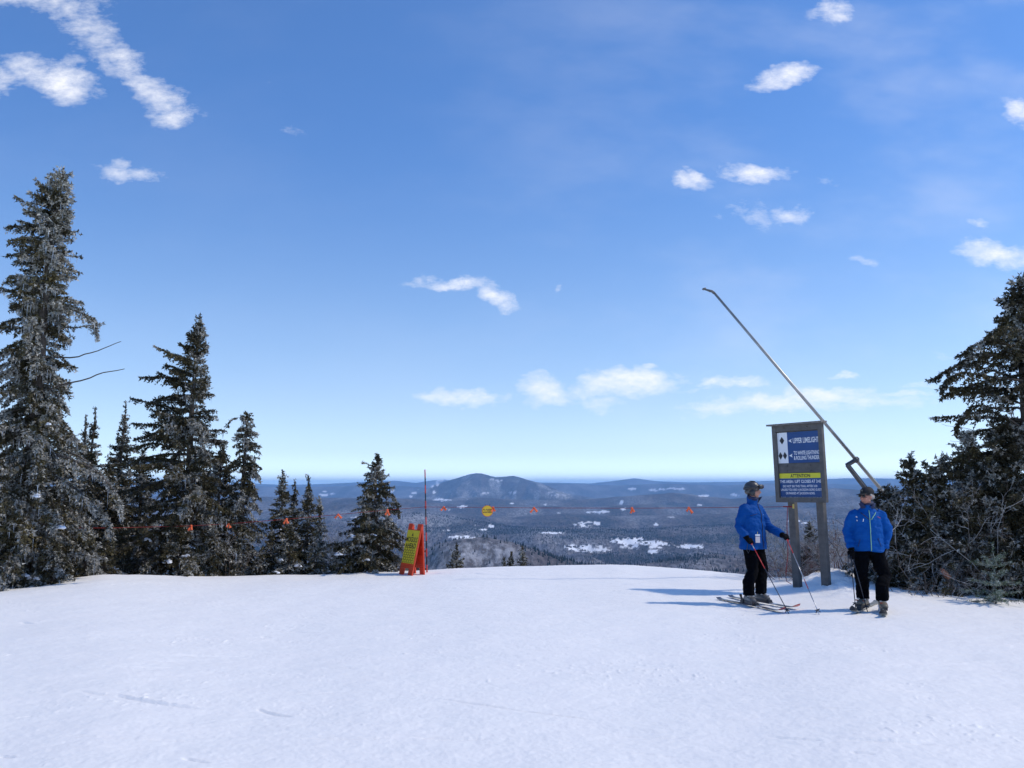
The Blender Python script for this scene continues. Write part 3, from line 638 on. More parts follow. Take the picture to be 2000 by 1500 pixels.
spruce('spruce_tree', 'slim spruce with a drooping nodding top close behind the right flank of the dark spruce', 470, 21.3, 812,
  [(0, .8), (.3, .62), (.5, .48), (.7, .42), (.85, .34), (.93, .24), (1, .1)], 3, ice=.24, ice_side=.2, droop=(1.0, 1.5), tw=.24, spacing=.15, dark=.85, icicles=300, group=LG, gaps=.2,
  extra=[([(475, 900, 0), (495, 915, -.1), (508, 940, -.1)], .014, 1.6), ([(470, 950, 0), (490, 965, -.1), (506, 1000, -.1)], .014, 1.5), ([(466, 815, 0), (450, 822, 0), (444, 835, 0)], .008, .6)])
SM = dict(group=LG, spacing=.13, tw=.22, dens=.95, nl=.05)
spruce('spruce_tree', 'small spruce with a thin spiky leader, leftmost of the small ones before the blue valley', 547, 21.8, 932, [(0, .75), (.3, .55), (.5, .38), (.7, .28), (.9, .14), (1, .04)], 4, ice=.18, leader=.12, blobs=5, **SM)
spruce('spruce_tree', 'small spruce with a bent pale tip, second of the small ones before the valley', 596, 22.0, 950, [(0, .7), (.3, .5), (.5, .36), (.7, .26), (.85, .15), (1, .04)], 5, ice=.2, leader=.2, blobs=3, lean=.02, **SM)
spruce('spruce_tree', 'thin frosted spruce spire at the right end of the left clump beside open valley', 624, 21.6, 985, [(0, .4), (.4, .22), (.7, .14), (1, .04)], 6, ice=.45, leader=.1, **SM)
spruce('spruce_tree', 'stubby spruce with a bare spike between two taller small spruces in the left clump', 574, 22.6, 962, [(0, .6), (.4, .4), (.65, .3), (.9, .08), (1, .03)], 7, ice=.15, leader=.25, **SM)
spruce('spruce_tree', 'lone bushy cone-shaped spruce just left of the orange folding sign', 733, 21.4, 893, [(0, 1.5), (.12, 1.5), (.28, 1.22), (.42, .82), (.55, .56), (.68, .42), (.82, .27), (.93, .14), (1, .05)], 8, ice=.2, ice_side=.2, droop=(.3, .9), tw=.26, spacing=.12, blobs=11, group=LG, icicles=300,
  extra=[([(733, 915, 0), (722, 908, 0), (709, 903, 0)], .008, .5), ([(734, 1090, 0), (748, 1060, 0), (753, 1020, 0), (754, 962, 0)], .02, 0), ([(738, 960, 0), (765, 965, 0), (775, 985, 0), (780, 1010, 0)], .015, 1.5), ([(730, 940, 0), (700, 948, 0)], .01, .9), ([(740, 1030, -.2), (775, 1040, -.3), (793, 1080, -.3)], .02, 1.6)])
for i, (px, d, top, hw, lab) in enumerate([(172, 24.5, 822, .7, 'slender spruce top seen in the gap right of the tallest spruce'), (226, 25, 810, .95, 'spruce with a long thin leader in the gap between the two tall spruces'), (150, 26, 835, .6, 'small pointed spruce top half hidden by the tallest spruce'),
    (268, 24, 890, 1.2, 'low dark spruce filling the gap left of the wide-boughed dark spruce'), (205, 23, 915, 1.25, 'broad dark spruce low behind the drooping icy bough'), (120, 22, 890, 1.25, 'dark spruce behind the trunk of the tallest spruce'), (10, 21, 930, 1.1, 'dark spruce behind the lowest left corner of boughs'), (425, 23, 880, 1.2, 'dark spruce hidden behind the icy flank of the wide-boughed spruce')]):
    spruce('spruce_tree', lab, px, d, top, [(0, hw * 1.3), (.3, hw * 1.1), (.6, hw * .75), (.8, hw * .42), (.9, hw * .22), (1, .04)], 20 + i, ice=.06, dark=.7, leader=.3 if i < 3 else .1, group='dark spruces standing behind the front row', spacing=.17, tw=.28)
LOWG = 'low frosted spruces at the foot of the left clump'
for i, (px, d, top, hw, ic, lab) in enumerate([(170, 18.2, 1035, .55, .35, 'low olive spruce with an icy right edge at the foot of the tallest spruce'), (105, 16.9, 1045, .62, .2, 'low spruce with dead lower stems in front of the big trunk'), (20, 17.6, 1020, .6, .2, 'low spruce in the bottom left corner left of the big trunk'),
    (205, 19.2, 1050, .45, .3, 'low pale green spruce behind the drooping bough tips'), (300, 20.3, 1062, .5, .5, 'low rimed spruce with snow caps beneath the wide dark spruce'), (350, 20.2, 1010, .6, .32, 'young spruce with a snow cap before the dark trunk'), (415, 20.6, 1035, .6, .3, 'young icy spruce at the right foot of the dark spruce'),
    (465, 20.9, 1075, .4, .45, 'low grey rimed spruce under the nodding slim spruce'), (510, 21.0, 1082, .4, .12, 'low olive green spruce below the slim spruce'), (565, 21.2, 1030, .62, .35, 'bushy frosted spruce low in front of the small spires'), (615, 21.3, 1052, .4, .5, 'low pale rimed spruce at the right foot of the small spires'), (530, 21.5, 1040, .5, .2, 'low dark spruce between the slim spruce and the frosted one'),
    (665, 21.2, 1072, .5, .1, 'low dark spruce leaning against the left side of the lone cone-shaped one'), (250, 20.4, 1085, .4, .3, 'low spruce by the small drift between the two tall spruces'), (385, 20.4, 1082, .45, .25, 'lowest spruce before the base of the dark spruce'), (70, 19, 1000, .8, .15, 'shaded spruce just behind the big trunk')]):
    spruce('spruce_tree', lab, px, d, top, [(0, hw), (.35, hw * .85), (.65, hw * .5), (.85, hw * .25), (1, .05)], 40 + i, ice=ic, tw=.22, spacing=.12, leader=.06, group=LOWG, blobs=(5 if i in (4, 5, 9, 1) else 0), nl=.048, trunk_r=.03)
for i, (px, d, top, hw, lab) in enumerate([(893, 27, 1076, .3, 'spruce tip poking over the crest just right of the orange sign'), (884, 28, 1090, .3, 'shorter spruce tip beside the first one right of the orange sign'), (997, 29, 1090, .32, 'spruce tip poking over the crest, left of a pair'), (1020, 29, 1079, .3, 'frosted spruce tip poking over the crest, right of a pair'), (985, 30, 1100, .3, 'lowest spruce tip at the crest left of the pair')]):
    spruce('spruce_tree', lab, px, d, top, [(0, 1.1), (.5, .7), (.75, hw), (.9, .14), (1, .04)], 70 + i, ice=.25, leader=.12, tw=.2, spacing=.14, dark=.9, group='spruce tips poking over the crest')
# right side
RG = 'shaded spruces along the right edge'
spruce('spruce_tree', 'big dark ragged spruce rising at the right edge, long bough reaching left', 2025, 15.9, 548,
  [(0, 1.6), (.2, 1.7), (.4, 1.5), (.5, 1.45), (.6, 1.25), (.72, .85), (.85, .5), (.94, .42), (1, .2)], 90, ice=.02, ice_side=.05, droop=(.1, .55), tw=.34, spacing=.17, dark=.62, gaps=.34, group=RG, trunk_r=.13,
  extra=[([(2010, 680, 0), (1950, 690, -.1), (1890, 700, -.2), (1850, 725, -.2), (1817, 745, -.2)], .035, 1.7), ([(2010, 730, 0), (1940, 740, -.2), (1880, 760, -.3), (1842, 775, -.3)], .03, 1.6), ([(2005, 700, 0), (1930, 690, -.1), (1870, 695, -.1)], .02, 1.3), ([(2010, 630, 0), (1965, 640, 0), (1925, 660, 0)], .02, 1.4),
    ([(1960, 800, 0), (1900, 790, -.1), (1870, 830, -.1), (1866, 850, -.1)], .02, 1.4), ([(2000, 840, 0), (1930, 838, -.1), (1880, 850, -.1)], .025, 1.3), ([(2015, 590, 0), (1990, 565, 0), (1974, 548, 0)], .02, 1.4), ([(2010, 690, -.3), (1950, 665, -.3), (1915, 668, -.4), (1880, 690, -.4)], .02, 1.6), ([(2000, 745, -.5), (1930, 735, -.5), (1880, 725, -.6), (1848, 742, -.6), (1838, 765, -.6)], .02, 1.6), ([(2000, 790, -.3), (1935, 770, -.4), (1895, 765, -.4), (1860, 760, -.4)], .02, 1.6), ([(2010, 650, -.4), (1970, 640, -.5), (1940, 645, -.5), (1915, 672, -.5)], .02, 1.5), ([(1990, 830, -.4), (1930, 800, -.5), (1885, 810, -.5)], .02, 1.5), ([(1980, 720, .3), (1920, 705, .3), (1875, 715, .3)], .02, 1.5), ([(1950, 850, 0), (1895, 838, 0), (1838, 828, 0)], .006, 0), ([(1950, 880, 0), (1900, 868, 0), (1855, 860, 0)], .006, 0), ([(1940, 800, 0), (1895, 780, 0), (1858, 770, 0)], .005, 0)])
RL = [(1790, 15.9, 903, [(0, .95), (.3, .9), (.55, .6), (.75, .35), (.9, .2), (1, .06)], .12, 'spruce with spiky top standing behind the man in the cap', .75, .1),
 (1850, 15.6, 905, [(0, 1.1), (.35, 1.05), (.6, .9), (.8, .6), (1, .15)], .16, 'bushy rounded spruce in the middle of the right thicket', .8, .0),
 (1905, 15.7, 850, [(0, 1.2), (.3, 1.1), (.6, .8), (.8, .45), (1, .1)], .2, 'brownish half-dead spruce before the big dark one', .75, .0),
 (1975, 15.6, 840, [(0, 1.3), (.4, 1.1), (.7, .8), (1, .2)], .08, 'dark spruce at the right edge below the big one', .65, .0),
 (1735, 16.3, 958, [(0, .8), (.4, .75), (.7, .55), (.9, .3), (1, .1)], .2, 'low wide spruce just right of the cap at shoulder height', .8, .0),
 (1810, 15.5, 985, [(0, .8), (.5, .75), (.8, .45), (1, .1)], .3, 'low rimed spruce with a rounded snow cap in the right thicket', .8, .0),
 (1880, 15.4, 1020, [(0, .7), (.5, .65), (.8, .4), (1, .1)], .12, 'low shaded spruce above the broken red-brown stump', .7, .0),
 (1995, 15.3, 1040, [(0, .7), (.5, .6), (.8, .35), (1, .1)], .15, 'low olive spruce at the lower right edge', .95, .0),
 (1765, 15.6, 1040, [(0, .7), (.5, .6), (.8, .4), (1, .1)], .15, 'low dark spruce at elbow height right of the man in the cap', .7, .0)]
for i, (px, d, top, prof, ic, lab, dk, ld) in enumerate(RL):
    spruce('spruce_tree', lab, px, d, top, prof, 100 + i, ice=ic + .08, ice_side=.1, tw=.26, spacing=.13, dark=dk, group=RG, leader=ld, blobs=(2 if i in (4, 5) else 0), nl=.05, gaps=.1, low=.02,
      extra=([([(1790, 960, 0), (1785, 925, 0), (1770, 905, -.1), (1762, 900, -.1)], .012, .5)] if i == 0 else ()))
spruce('spruce_tree', 'dark little spruce rising from the frosted bush behind the sign posts', 1583, 18.4, 1030, [(0, .5), (.35, .42), (.6, .2), (.85, .13), (1, .05)], 130, ice=.2, tw=.2, spacing=.11, dark=.8, group='small spruces near the trail sign', nl=.045, leader=.05)
BG = 'rimed leafless bushes near the trail sign'
twig_bush('frosted_bush', 'pale rimed bush seen just right of the left skier behind the first sign post', 1535, 18.5, 1.0, 1.1, 1, n0=15, rime=.85, group=BG)
twig_bush('frosted_bush', 'widest rimed bush between the two sign posts', 1585, 18.9, 1.25, 1.5, 2, n0=20, rime=.8, group=BG)
twig_bush('frosted_bush', 'rimed reddish bush between the right sign post and the man in the cap', 1640, 17.6, .95, 1.2, 3, n0=18, rime=.6, group=BG, col=(.16, .09, .08))
twig_bush('frosted_bush', 'low reddish brushwood along the snow edge before the first sign post', 1545, 17.9, .5, 1.0, 4, n0=16, rime=.25, group=BG, col=(.17, .09, .08))
BT = 'tangled rimed bushes in the right thicket'
twig_bush('frosted_bush', 'tangled rimed branches right of the shoulder of the man in the cap', 1775, 15.2, 1.5, 1.4, 5, n0=8, rime=.75, group=BT, per=3, spread=.7, stems_r=.008)
twig_bush('frosted_bush', 'thin rimed brush before the rounded spruce of the right thicket', 1835, 15.1, 1.2, 1.2, 6, n0=6, rime=.55, group=BT, per=3, spread=.7)
twig_bush('frosted_bush', 'tall grey rimed bush rising in front of the brownish spruce', 1925, 15.5, 2.5, 1.4, 7, n0=6, rime=.6, group=BT, per=3, spread=.6, stems_r=.009)
twig_bush('frosted_bush', 'low frosted sprigs between the stump and the sapling', 1895, 15.0, .6, .9, 8, n0=12, rime=.6, group=BT, per=3)
twig_bush('frosted_bush', 'rimed brush at the far right edge', 1992, 15.7, 1.7, .9, 9, n0=9, rime=.6, group=BT, per=3, spread=.6)
twig_bush('frosted_bush', 'grey rimed brush above the hat line between cap and thicket', 1720, 16.8, 1.75, 1.3, 10, n0=10, rime=.7, group=BT, per=3, spread=.8)
BL = 'rimed leafless bushes among the left spruces'
twig_bush('frosted_bush', 'rimed bare bush at the right foot of the left spruce clump', 640, 21.6, 1.0, .9, 11, n0=12, rime=.85, group=BL)
twig_bush('frosted_bush', 'rimed twigs under the icy flank of the dark spruce', 455, 20.7, 1.3, .8, 12, n0=7, rime=.9, group=BL, per=3)
twig_bush('frosted_bush', 'small rimed twigs by the lone cone-shaped spruce', 655, 21.9, 1.2, .7, 13, n0=5, rime=.8, group=BL, per=3)
twig_bush('frosted_bush', 'sparse bare sprigs poking from the snow right of the dark broken stick', 1840, 14.4, .4, .9, 14, n0=7, rime=.3, group=BT, per=2)
twig_bush('frosted_bush', 'bare sprigs in the snow just right of the man in the cap', 1775, 14.9, .35, .8, 15, n0=6, rime=.3, group=BT, per=2)
# sapling: few stout shoots, each a brush of needles
def sapling():
    rg = np.random.RandomState(7); g = G(1945, 1180); x0, y0, z0 = g; H = P(1945, 1057, y0)[2] - z0
    root = empty('spruce_sapling', (x0, y0, z0 - .03)); tag(root, 'knee-high pale green spruce sapling standing in snow before the right thicket', 'sapling')
    lines = [(np.array([[0, 0, H * f] for f in np.linspace(.02, 1, 12)]), .01)]; wood = [(lines[0][0], np.linspace(.016, .006, 12))]
    for hf, L, n, e in [(.88, .0, 0, 0), (.70, .22, 5, .45), (.62, .30, 5, .25), (.45, .22, 4, .5), (.34, .36, 6, .2), (.2, .42, 6, .1), (.1, .45, 6, .05)]:
        for i in range(n):
            az = i * 6.283 / n + rg.rand(); ln = branch_line(rg, np.array([0, 0, H * hf]), az, L * rg.uniform(.8, 1.15), e + rg.randn() * .1, .1, .2, 7)
            lines.append((ln, .12 if hf > .4 else .6)); wood.append((ln, np.linspace(.008, .004, 7)))
    V, Fc = tubes_np(wood, 5); mesh_np('branches', V, Fc, BARK, root)
    Pn, Dn, Tw = sprays(rg, lines, .13, step=.05, down=.1, seglen=.012, start=.05)
    V, Fc = needles(rg, Pn, Dn, 5, ln=.035, wd=.004, spread=1.2); n = len(Pn)
    c = np.where((rg.rand(n) < .5)[:, None], np.array([[.30, .34, .30]]), np.array([[.10, .14, .08]])) * rg.uniform(.7, 1.3, (n, 1))
    mesh_np('foliage', V, Fc, FOLM, root, smooth=False, col=np.repeat(c, 15, 0))
sapling()
def sticks():
    rg = np.random.RandomState(3)
    for i, (px, py, top, dx, r, lab) in enumerate([(1811, 1161, 1120, -6, .02, 'dark broken stick poking from snow right of the man in the cap'), (62, 1141, 1095, 2, .022, 'dead dark stem, left of two beside the big trunk'), (88, 1139, 1085, 12, .024, 'dead dark stem, right of two beside the big trunk')]):
        g = G(px, py); t = P(px + dx, top, g[1])
        pts = [g + (t - g) * f + rg.randn(3) * .006 for f in np.linspace(-.15, 1, 8)]
        V, Fc = tubes_np([(np.array(pts), np.linspace(r, r * .6, 8))] + [(np.array([pts[4], pts[4] + [.1 * s, -.02, .08], pts[4] + [.2 * s, 0, .12]]), np.array([.008, .006, .003])) for s in (-1, 1)], 6)
        o = mesh_np('dead_stick', V, Fc, BARK); tag(o, lab, 'dead stem', 'dead stems in the snow')
    # split red-brown stump
    g = G(1850, 1140); mb = MB()
    g = P(1850, 1128, 14.9)
    mb.tube([(0, 0, -.35), (0, 0, 0), (-.05, 0, .12)], [.06, .055, .05], 7, 0); mb.tube([(0.01, -.03, 0), (-.10, -.05, .13), (-.13, -.05, .16)], [.05, .035, .008], 5, 1)
    o = mb.build('broken_stump', [BARK, mat('raw_wood', (.33, .14, .08), .8, noise=.4, nscale=30)]); o.location = g; tag(o, 'small broken stump showing red-brown wood under the right thicket', 'stump')
    o.location.z = g[2] 
sticks()
# ------------------------------------------------------------ signs and equipment
_txt = {}
def text_shape(mb, body, x, z, hgt, wid=None, m=0, y=0, bold=.02, align='L', M=None, mirror=False, maxw=None):
    """lettering in the xz plane at depth y; hgt = cap height"""
    cu = bpy.data.curves.new('t', 'FONT'); cu.body = body; cu.size = 1; cu.offset = bold; cu.resolution_u = 3
    ob = bpy.data.objects.new('t', cu); me = bpy.data.meshes.new_from_object(ob)
    co = np.empty(len(me.vertices) * 3); me.vertices.foreach_get('co', co); co = co.reshape(-1, 3)
    x0, x1 = co[:, 0].min(), co[:, 0].max(); s = hgt / .70; sx = (wid / (x1 - x0)) if wid else s * .62
    w_ = (x1 - x0) * sx; ox = {'L': x, 'C': x - w_ / 2, 'R': x - w_}[align]
    mb.add([(ox + (c[0] - x0) * sx, y, z + c[1] * s) for c in co], [tuple(p.vertices) for p in me.polygons], m, M)
    bpy.data.objects.remove(ob); bpy.data.meshes.remove(me); bpy.data.curves.remove(cu)
def flat(mb, name, mats, parent):
    return mb.build(name, mats, parent)

WOOD = mat('grey_painted_wood', (.125, .117, .112), .8, noise=.35, nscale=9, bump=.5, bscale=35)
WOODT = mat('weathered_wood_top', (.22, .20, .19), .85, noise=.5, nscale=20, bump=.5, bscale=60)
BLUE = mat('sign_blue', (.004, .055, .21), .45, noise=.15, nscale=4); WHITE = mat('sign_white', (.78, .79, .82), .5, noise=.1, nscale=6)
BLACK = mat('black_paint', (.012, .012, .016), .5); YEL = mat('sign_yellow', (.72, .66, .03), .5, noise=.12, nscale=6)
BOLT = mat('bolt', (.05, .045, .04), .5, metal=.6)

def trail_sign():
    ang = -R(55); W = 1.07; hd = .30; gm = G(1582, 1147); dm = gm[1]
    cpt = np.array([P(1582, 1147, dm)[0], dm]); ex = np.array([math.cos(ang), math.sin(ang)])
    ql, qr = cpt - ex * hd, cpt + ex * hd
    gl = np.array([ql[0], ql[1], gz(*ql)]); gr = np.array([qr[0], qr[1], gz(*qr)]); c = (gl + gr) / 2
    root = empty('trail_sign', (c[0], c[1], min(gl[2], gr[2])), (R(1.7), R(-.5), ang)); tag(root, 'grey wooden trail sign on two posts with blue panels, between the two skiers', 'trail sign')
    # heights measured on the middle of the board
    k = c[1]
    zt = P(1562, 829, k)[2] - root.location.z; zb = P(1566, 981, k)[2] - root.location.z
    H = zt - zb; xl = P(1512, 930, gl[1])[0]; 
    x0 = -W / 2 - .03; x1 = x0 + W; fy = -.075; by = -.02       # frame front / back panel
    for s, dz in ((-1, gl[2] - root.location.z), (1, gr[2] - root.location.z)):
        mb = MB(); z1_ = zb + .5; z0_ = dz - .35; mb.box((s * hd, .055, (z0_ + z1_) / 2), (.14, .095, z1_ - z0_)); mb.build('post', WOOD, root, bevel=.006)
    mb = MB(); mb.box(((x0 + x1) / 2, by + .012, (zt + zb) / 2), (W - .02, .022, H - .02)); mb.build('back_board', WOOD, root, bevel=.003)
    fw = .085
    mid = zb + H * .42
    mb = MB()
    for b in [((x0 + fw / 2, (fy + by) / 2, (zt + zb) / 2), (fw, by - fy, H)), ((x1 - fw / 2, (fy + by) / 2, (zt + zb) / 2), (fw, by - fy, H)),
              (((x0 + x1) / 2, (fy + by) / 2 + .002, zt - .055), (W - 2 * fw, by - fy - .004, .11)), (((x0 + x1) / 2, (fy + by) / 2 + .002, zb + .045), (W - 2 * fw, by - fy - .004, .09)),
              (((x0 + x1) / 2, (fy + by) / 2 + .018, mid + .03), (W - 2 * fw, by - fy - .036, .17))]: mb.box(*b)
    for bx in (-.36, .26):
        for bz, yy in ((zt - .05, fy), (mid + .07, fy + .034), (mid - .02, fy + .034), (zb + .04, fy)):
            mb.tube([(bx * .8, yy + .004, bz), (bx * .8, yy - .008, bz)], .011, 8, 1)
    mb.build('frame', [WOOD, BOLT], root, bevel=.003)
    mb = MB(); mb.box(((x0 + x1) / 2 - .01, -.06, zt + .016), (W + .11, .17, .032)); mb.build('cap_board', WOODT, root, bevel=.004)
    ix0, ix1 = x0 + fw - .005, x1 - fw + .005; iw = ix1 - ix0
    # upper panel
    pt, pb = zt - .13, mid + .12; ph = pt - pb; py_ = by - .012
    up = MB(); sx = ix0 + iw * .245
    up.box(((ix0 + sx) / 2, py_, (pt + pb) / 2), (sx - ix0, .008, ph), 1); up.box(((sx + ix1) / 2, py_, (pt + pb) / 2), (ix1 - sx, .008, ph), 0)
    yy = py_ - .0065
    def dia(cx, cz, a, b): up.add([(cx, yy, cz + b), (cx - a, yy, cz), (cx, yy, cz - b), (cx + a, yy, cz)], [(0, 1, 2, 3)], 2)
    dc = (ix0 + sx) / 2 - .005; dia(dc, pb + ph * .74, .052, ph * .125); dia(dc - .048, pb + ph * .245, .045, ph * .125); dia(dc + .048, pb + ph * .245, .045, ph * .125)
    def arrow(cx, cz, s): up.add([(cx - s, yy, cz), (cx + s, yy, cz + s * .95), (cx + s * .5, yy, cz), (cx + s, yy, cz - s * .95)], [(0, 2, 1), (0, 3, 2)], 1)
    arrow(sx + .062, pb + ph * .72, .036); arrow(sx + .062, pb + ph * .24, .036)
    tx = sx + .125; tw_ = ix1 - tx - .035
    text_shape(up, 'UPPER LIMELIGHT', tx, pb + ph * .64, ph * .165, tw_ + .015, 1, yy, .018)
    text_shape(up, 'TO WHITE LIGHTNING', tx, pb + ph * .26, ph * .12, tw_ + .015, 1, yy, .018)
    text_shape(up, '& ROLLING THUNDER', tx, pb + ph * .10, ph * .12, tw_ + .005, 1, yy, .018)
    up.build('direction_panel', [BLUE, WHITE, BLACK], root)
    # lower panel
    pt, pb = mid - .065, zb + .05; ph = pt - pb
    lo = MB(); ys = pt - ph * .19
    lo.box(((ix0 + ix1) / 2, py_, (pt + ys) / 2), (iw, .008, pt - ys), 1); lo.box(((ix0 + ix1) / 2, py_, (ys + pb) / 2), (iw, .008, ys - pb), 0)
    cx = (ix0 + ix1) / 2
    text_shape(lo, 'ATTENTION', cx, ys + ph * .03, ph * .13, iw * .46, 3, yy, .02, 'C')
    text_shape(lo, 'THIS AREA / LIFT CLOSES AT 3:45', cx - .01, pb + ph * .635, ph * .11, iw * .96, 2, yy, .016, 'C')
    text_shape(lo, 'DO NOT SKI THIS TRAIL AFTER 3:30', cx - .02, pb + ph * .47, ph * .082, iw * .80, 2, yy, .012, 'C')
    text_shape(lo, 'UNLESS YOU ARE A JACKSON GORE GUEST', cx, pb + ph * .335, ph * .082, iw * .95, 2, yy, .012, 'C')
    text_shape(lo, 'OR PARKED AT JACKSON GORE.', cx - .02, pb + ph * .20, ph * .082, iw * .68, 2, yy, .012, 'C')
    text_shape(lo, 'THIS TRAIL DOES NOT RETURN TO CLOCKTOWER BASE AREA', cx, pb + ph * .035, ph * .065, iw * .97, 2, yy, .016, 'C')
    lo.build('notice_panel', [BLUE, YEL, WHITE, BLACK], root)
    return root, gl
SIGN, SGL = trail_sign()

ORANGE = mat('orange_plastic', (.70, .065, .02), .45, noise=.12, nscale=5, bump=.1, bscale=25)
YEL2 = mat('caution_yellow', (.74, .60, .04), .5, noise=.15, nscale=7); 
def folding_sign():
    d = 20.2; px = 812
    x = P(px, 1100, d)[0]; z = gz(x, d)
    H = P(px, 1023, d)[2] - z
    ang = -R(56)
    root = empty('folding_sign', (x, d, z - .02), (0, 0, ang)); tag(root, 'orange folding caution sign with yellow moguls ahead panel standing at the crest', 'folding sign')
    W = .62; H += .02
    for k, (yb, nm, xo) in enumerate([(-.25, 'front_panel', 0), (.06, 'rear_panel', 0)]):
        # panel drawn upright in xz then sheared so that its foot stands at yb
        L = math.hypot(H, yb); th = .035
        Mx = Matrix.Translation((0, 0, 0)) @ Matrix.Rotation(0, 4, 'X')
        def tf(p): return (p[0], (H - p[2]) / H * yb + p[1], p[2])
        mb = MB()
        def bx(xa, xb, za, zb_, t0=-th / 2, t1=th / 2, m=0):
            V = [tf((X, Y, Z)) for Z in (za, zb_) for (X, Y) in ((xa, t0), (xb, t0), (xb, t1), (xa, t1))]
            mb.add(V, [(3, 2, 1, 0), (4, 5, 6, 7), (0, 1, 5, 4), (1, 2, 6, 5), (2, 3, 7, 6), (3, 0, 4, 7)], m)
        w_ = W / 2; wt = w_
        # legs, web, shoulders round a handle notch; foot opening between the legs
        bx(-w_, -w_ + .20, 0, .16); bx(w_ - .20, w_, 0, .16); bx(-w_, w_, .16, .20)
        bx(-w_, w_, .20, H - .13, -.012, .012)
        bx(-w_, -w_ + .045, .20, H - .13); bx(w_ - .045, w_, .20, H - .13); 
        bx(-w_, -w_ + .19, H - .13, H); bx(w_ - .19, w_, H - .13, H)
        bx(-w_ + .045, w_ - .045, .20, .235)
        # ribs on the back face
        if k == 1:
            for zz in (.42, .62, .80): bx(-w_ + .05, w_ - .05, zz, zz + .03, -.03, -.012)
        p_ = mb.build(nm, ORANGE, root, bevel=.006)
        if k == 0:
            def bz(xa, xb, za, zb_, mb2, m, t): mb2.add([tf((xa, t, za)), tf((xb, t, za)), tf((xb, t, zb_)), tf((xa, t, zb_))], [(0, 1, 2, 3)], m)
            f = MB(); a, b, za, zb_ = -w_ + .03, w_ - .03, .27, H - .145
            V = [tf((X, Y, Z)) for Z in (za, zb_) for (X, Y) in ((a, -.030), (b, -.030), (b, -.019), (a, -.019))]
            f.add(V, [(3, 2, 1, 0), (4, 5, 6, 7), (0, 1, 5, 4), (1, 2, 6, 5), (2, 3, 7, 6), (3, 0, 4, 7)], 0)
            hh = zb_ - za; t = MB()
            t.add([(0, -.032, zb_ - .05), (-.05, -.032, zb_ - .145), (0, -.032, zb_ - .115), (.05, -.032, zb_ - .145)], [(0, 1, 2), (0, 2, 3)], 1)
            text_shape(t, 'MOGULS', 0, za + hh * .65, .105, .54, 1, -.032, .02, 'C'); text_shape(t, 'AHEAD', 0, za + hh * .465, .105, .50, 1, -.032, .02, 'C')
            # honeycomb of mogul outlines
            s = .062
            for r_ in range(6):
                for c_ in range(4 if r_ % 2 else 5):
                    cx = -.22 + c_ * .11 + (.055 if r_ % 2 else 0); cz = za + .05 + r_ * .052
                    pts = [(cx + s * .95 * math.cos(a_) , cz + s * .62 * math.sin(a_)) for a_ in [i * math.pi / 3 + math.pi / 6 for i in range(7)]]
                    for (p0, p1) in zip(pts[:-1], pts[1:]):
                        dx, dz = p1[0] - p0[0], p1[1] - p0[1]; l_ = math.hypot(dx, dz); nx, nz = -dz / l_ * .004, dx / l_ * .004
                        t.add([(p0[0] - nx, -.0325, p0[1] - nz), (p1[0] - nx, -.0325, p1[1] - nz), (p1[0] + nx, -.0325, p1[1] + nz), (p0[0] + nx, -.0325, p0[1] + nz)], [(0, 1, 2, 3)], 1)
            f.add([tf(v) for v in t.v], t.f, 1); f.build('warning_panel', [YEL2, BLACK], p_)
    mb = MB(); mb.tube([(-.13, 0, H - .012), (.13, 0, H - .012)], .012, 8); mb.build('handle', mat('white_handle', (.6, .6, .6), .5), root)
    mb = MB(); mb.box((0, -.09, .26), (.02, .19, .02)); mb.build('brace', BOLT, root)
    # snow pushed up at its feet
folding_sign()

ROPE = mat('red_rope', (.26, .025, .022), .8); FLAG = mat('orange_flag', (.95, .17, .06), .7, noise=.2, nscale=30)
PK = [(831, 990)]
def marker_pole():
    g = G(834, 1116); g[1] = 20.45; g[0] = P(834, 1116, 20.45)[0]; g[2] = gz(g[0], g[1]); t = P(830, 917, 20.45)
    root = empty('marker_pole', tuple(g)); tag(root, 'thin black and orange striped bamboo pole standing behind the orange folding sign', 'pole')
    v = t - g; n = 13; mb = MB()
    for i in range(n):
        a = v * (i / n) if i else v * -.08; b = v * ((i + 1) / n)
        mb.tube([tuple(a), tuple(b)], .017 - .004 * i / n, 8, i % 2)
    for i in range(1, n, 3): mb.tube([tuple(v * (i / n) - v * .002), tuple(v * (i / n) + v * .002)], .019 - .004 * i / n, 8, i % 2)
    mb.build('shaft', [mat('pole_orange', (.45, .04, .03), .5), mat('pole_black', (.015, .015, .02), .5)], root, smooth=False)
    mb = MB(); q = P(831, 990, 20.45) - g; mb.tube([tuple(q + [0, 0, -.02]), tuple(q + [0, 0, .02])], .022, 8); mb.build('rope_knot', ROPE, root, smooth=True)
marker_pole()
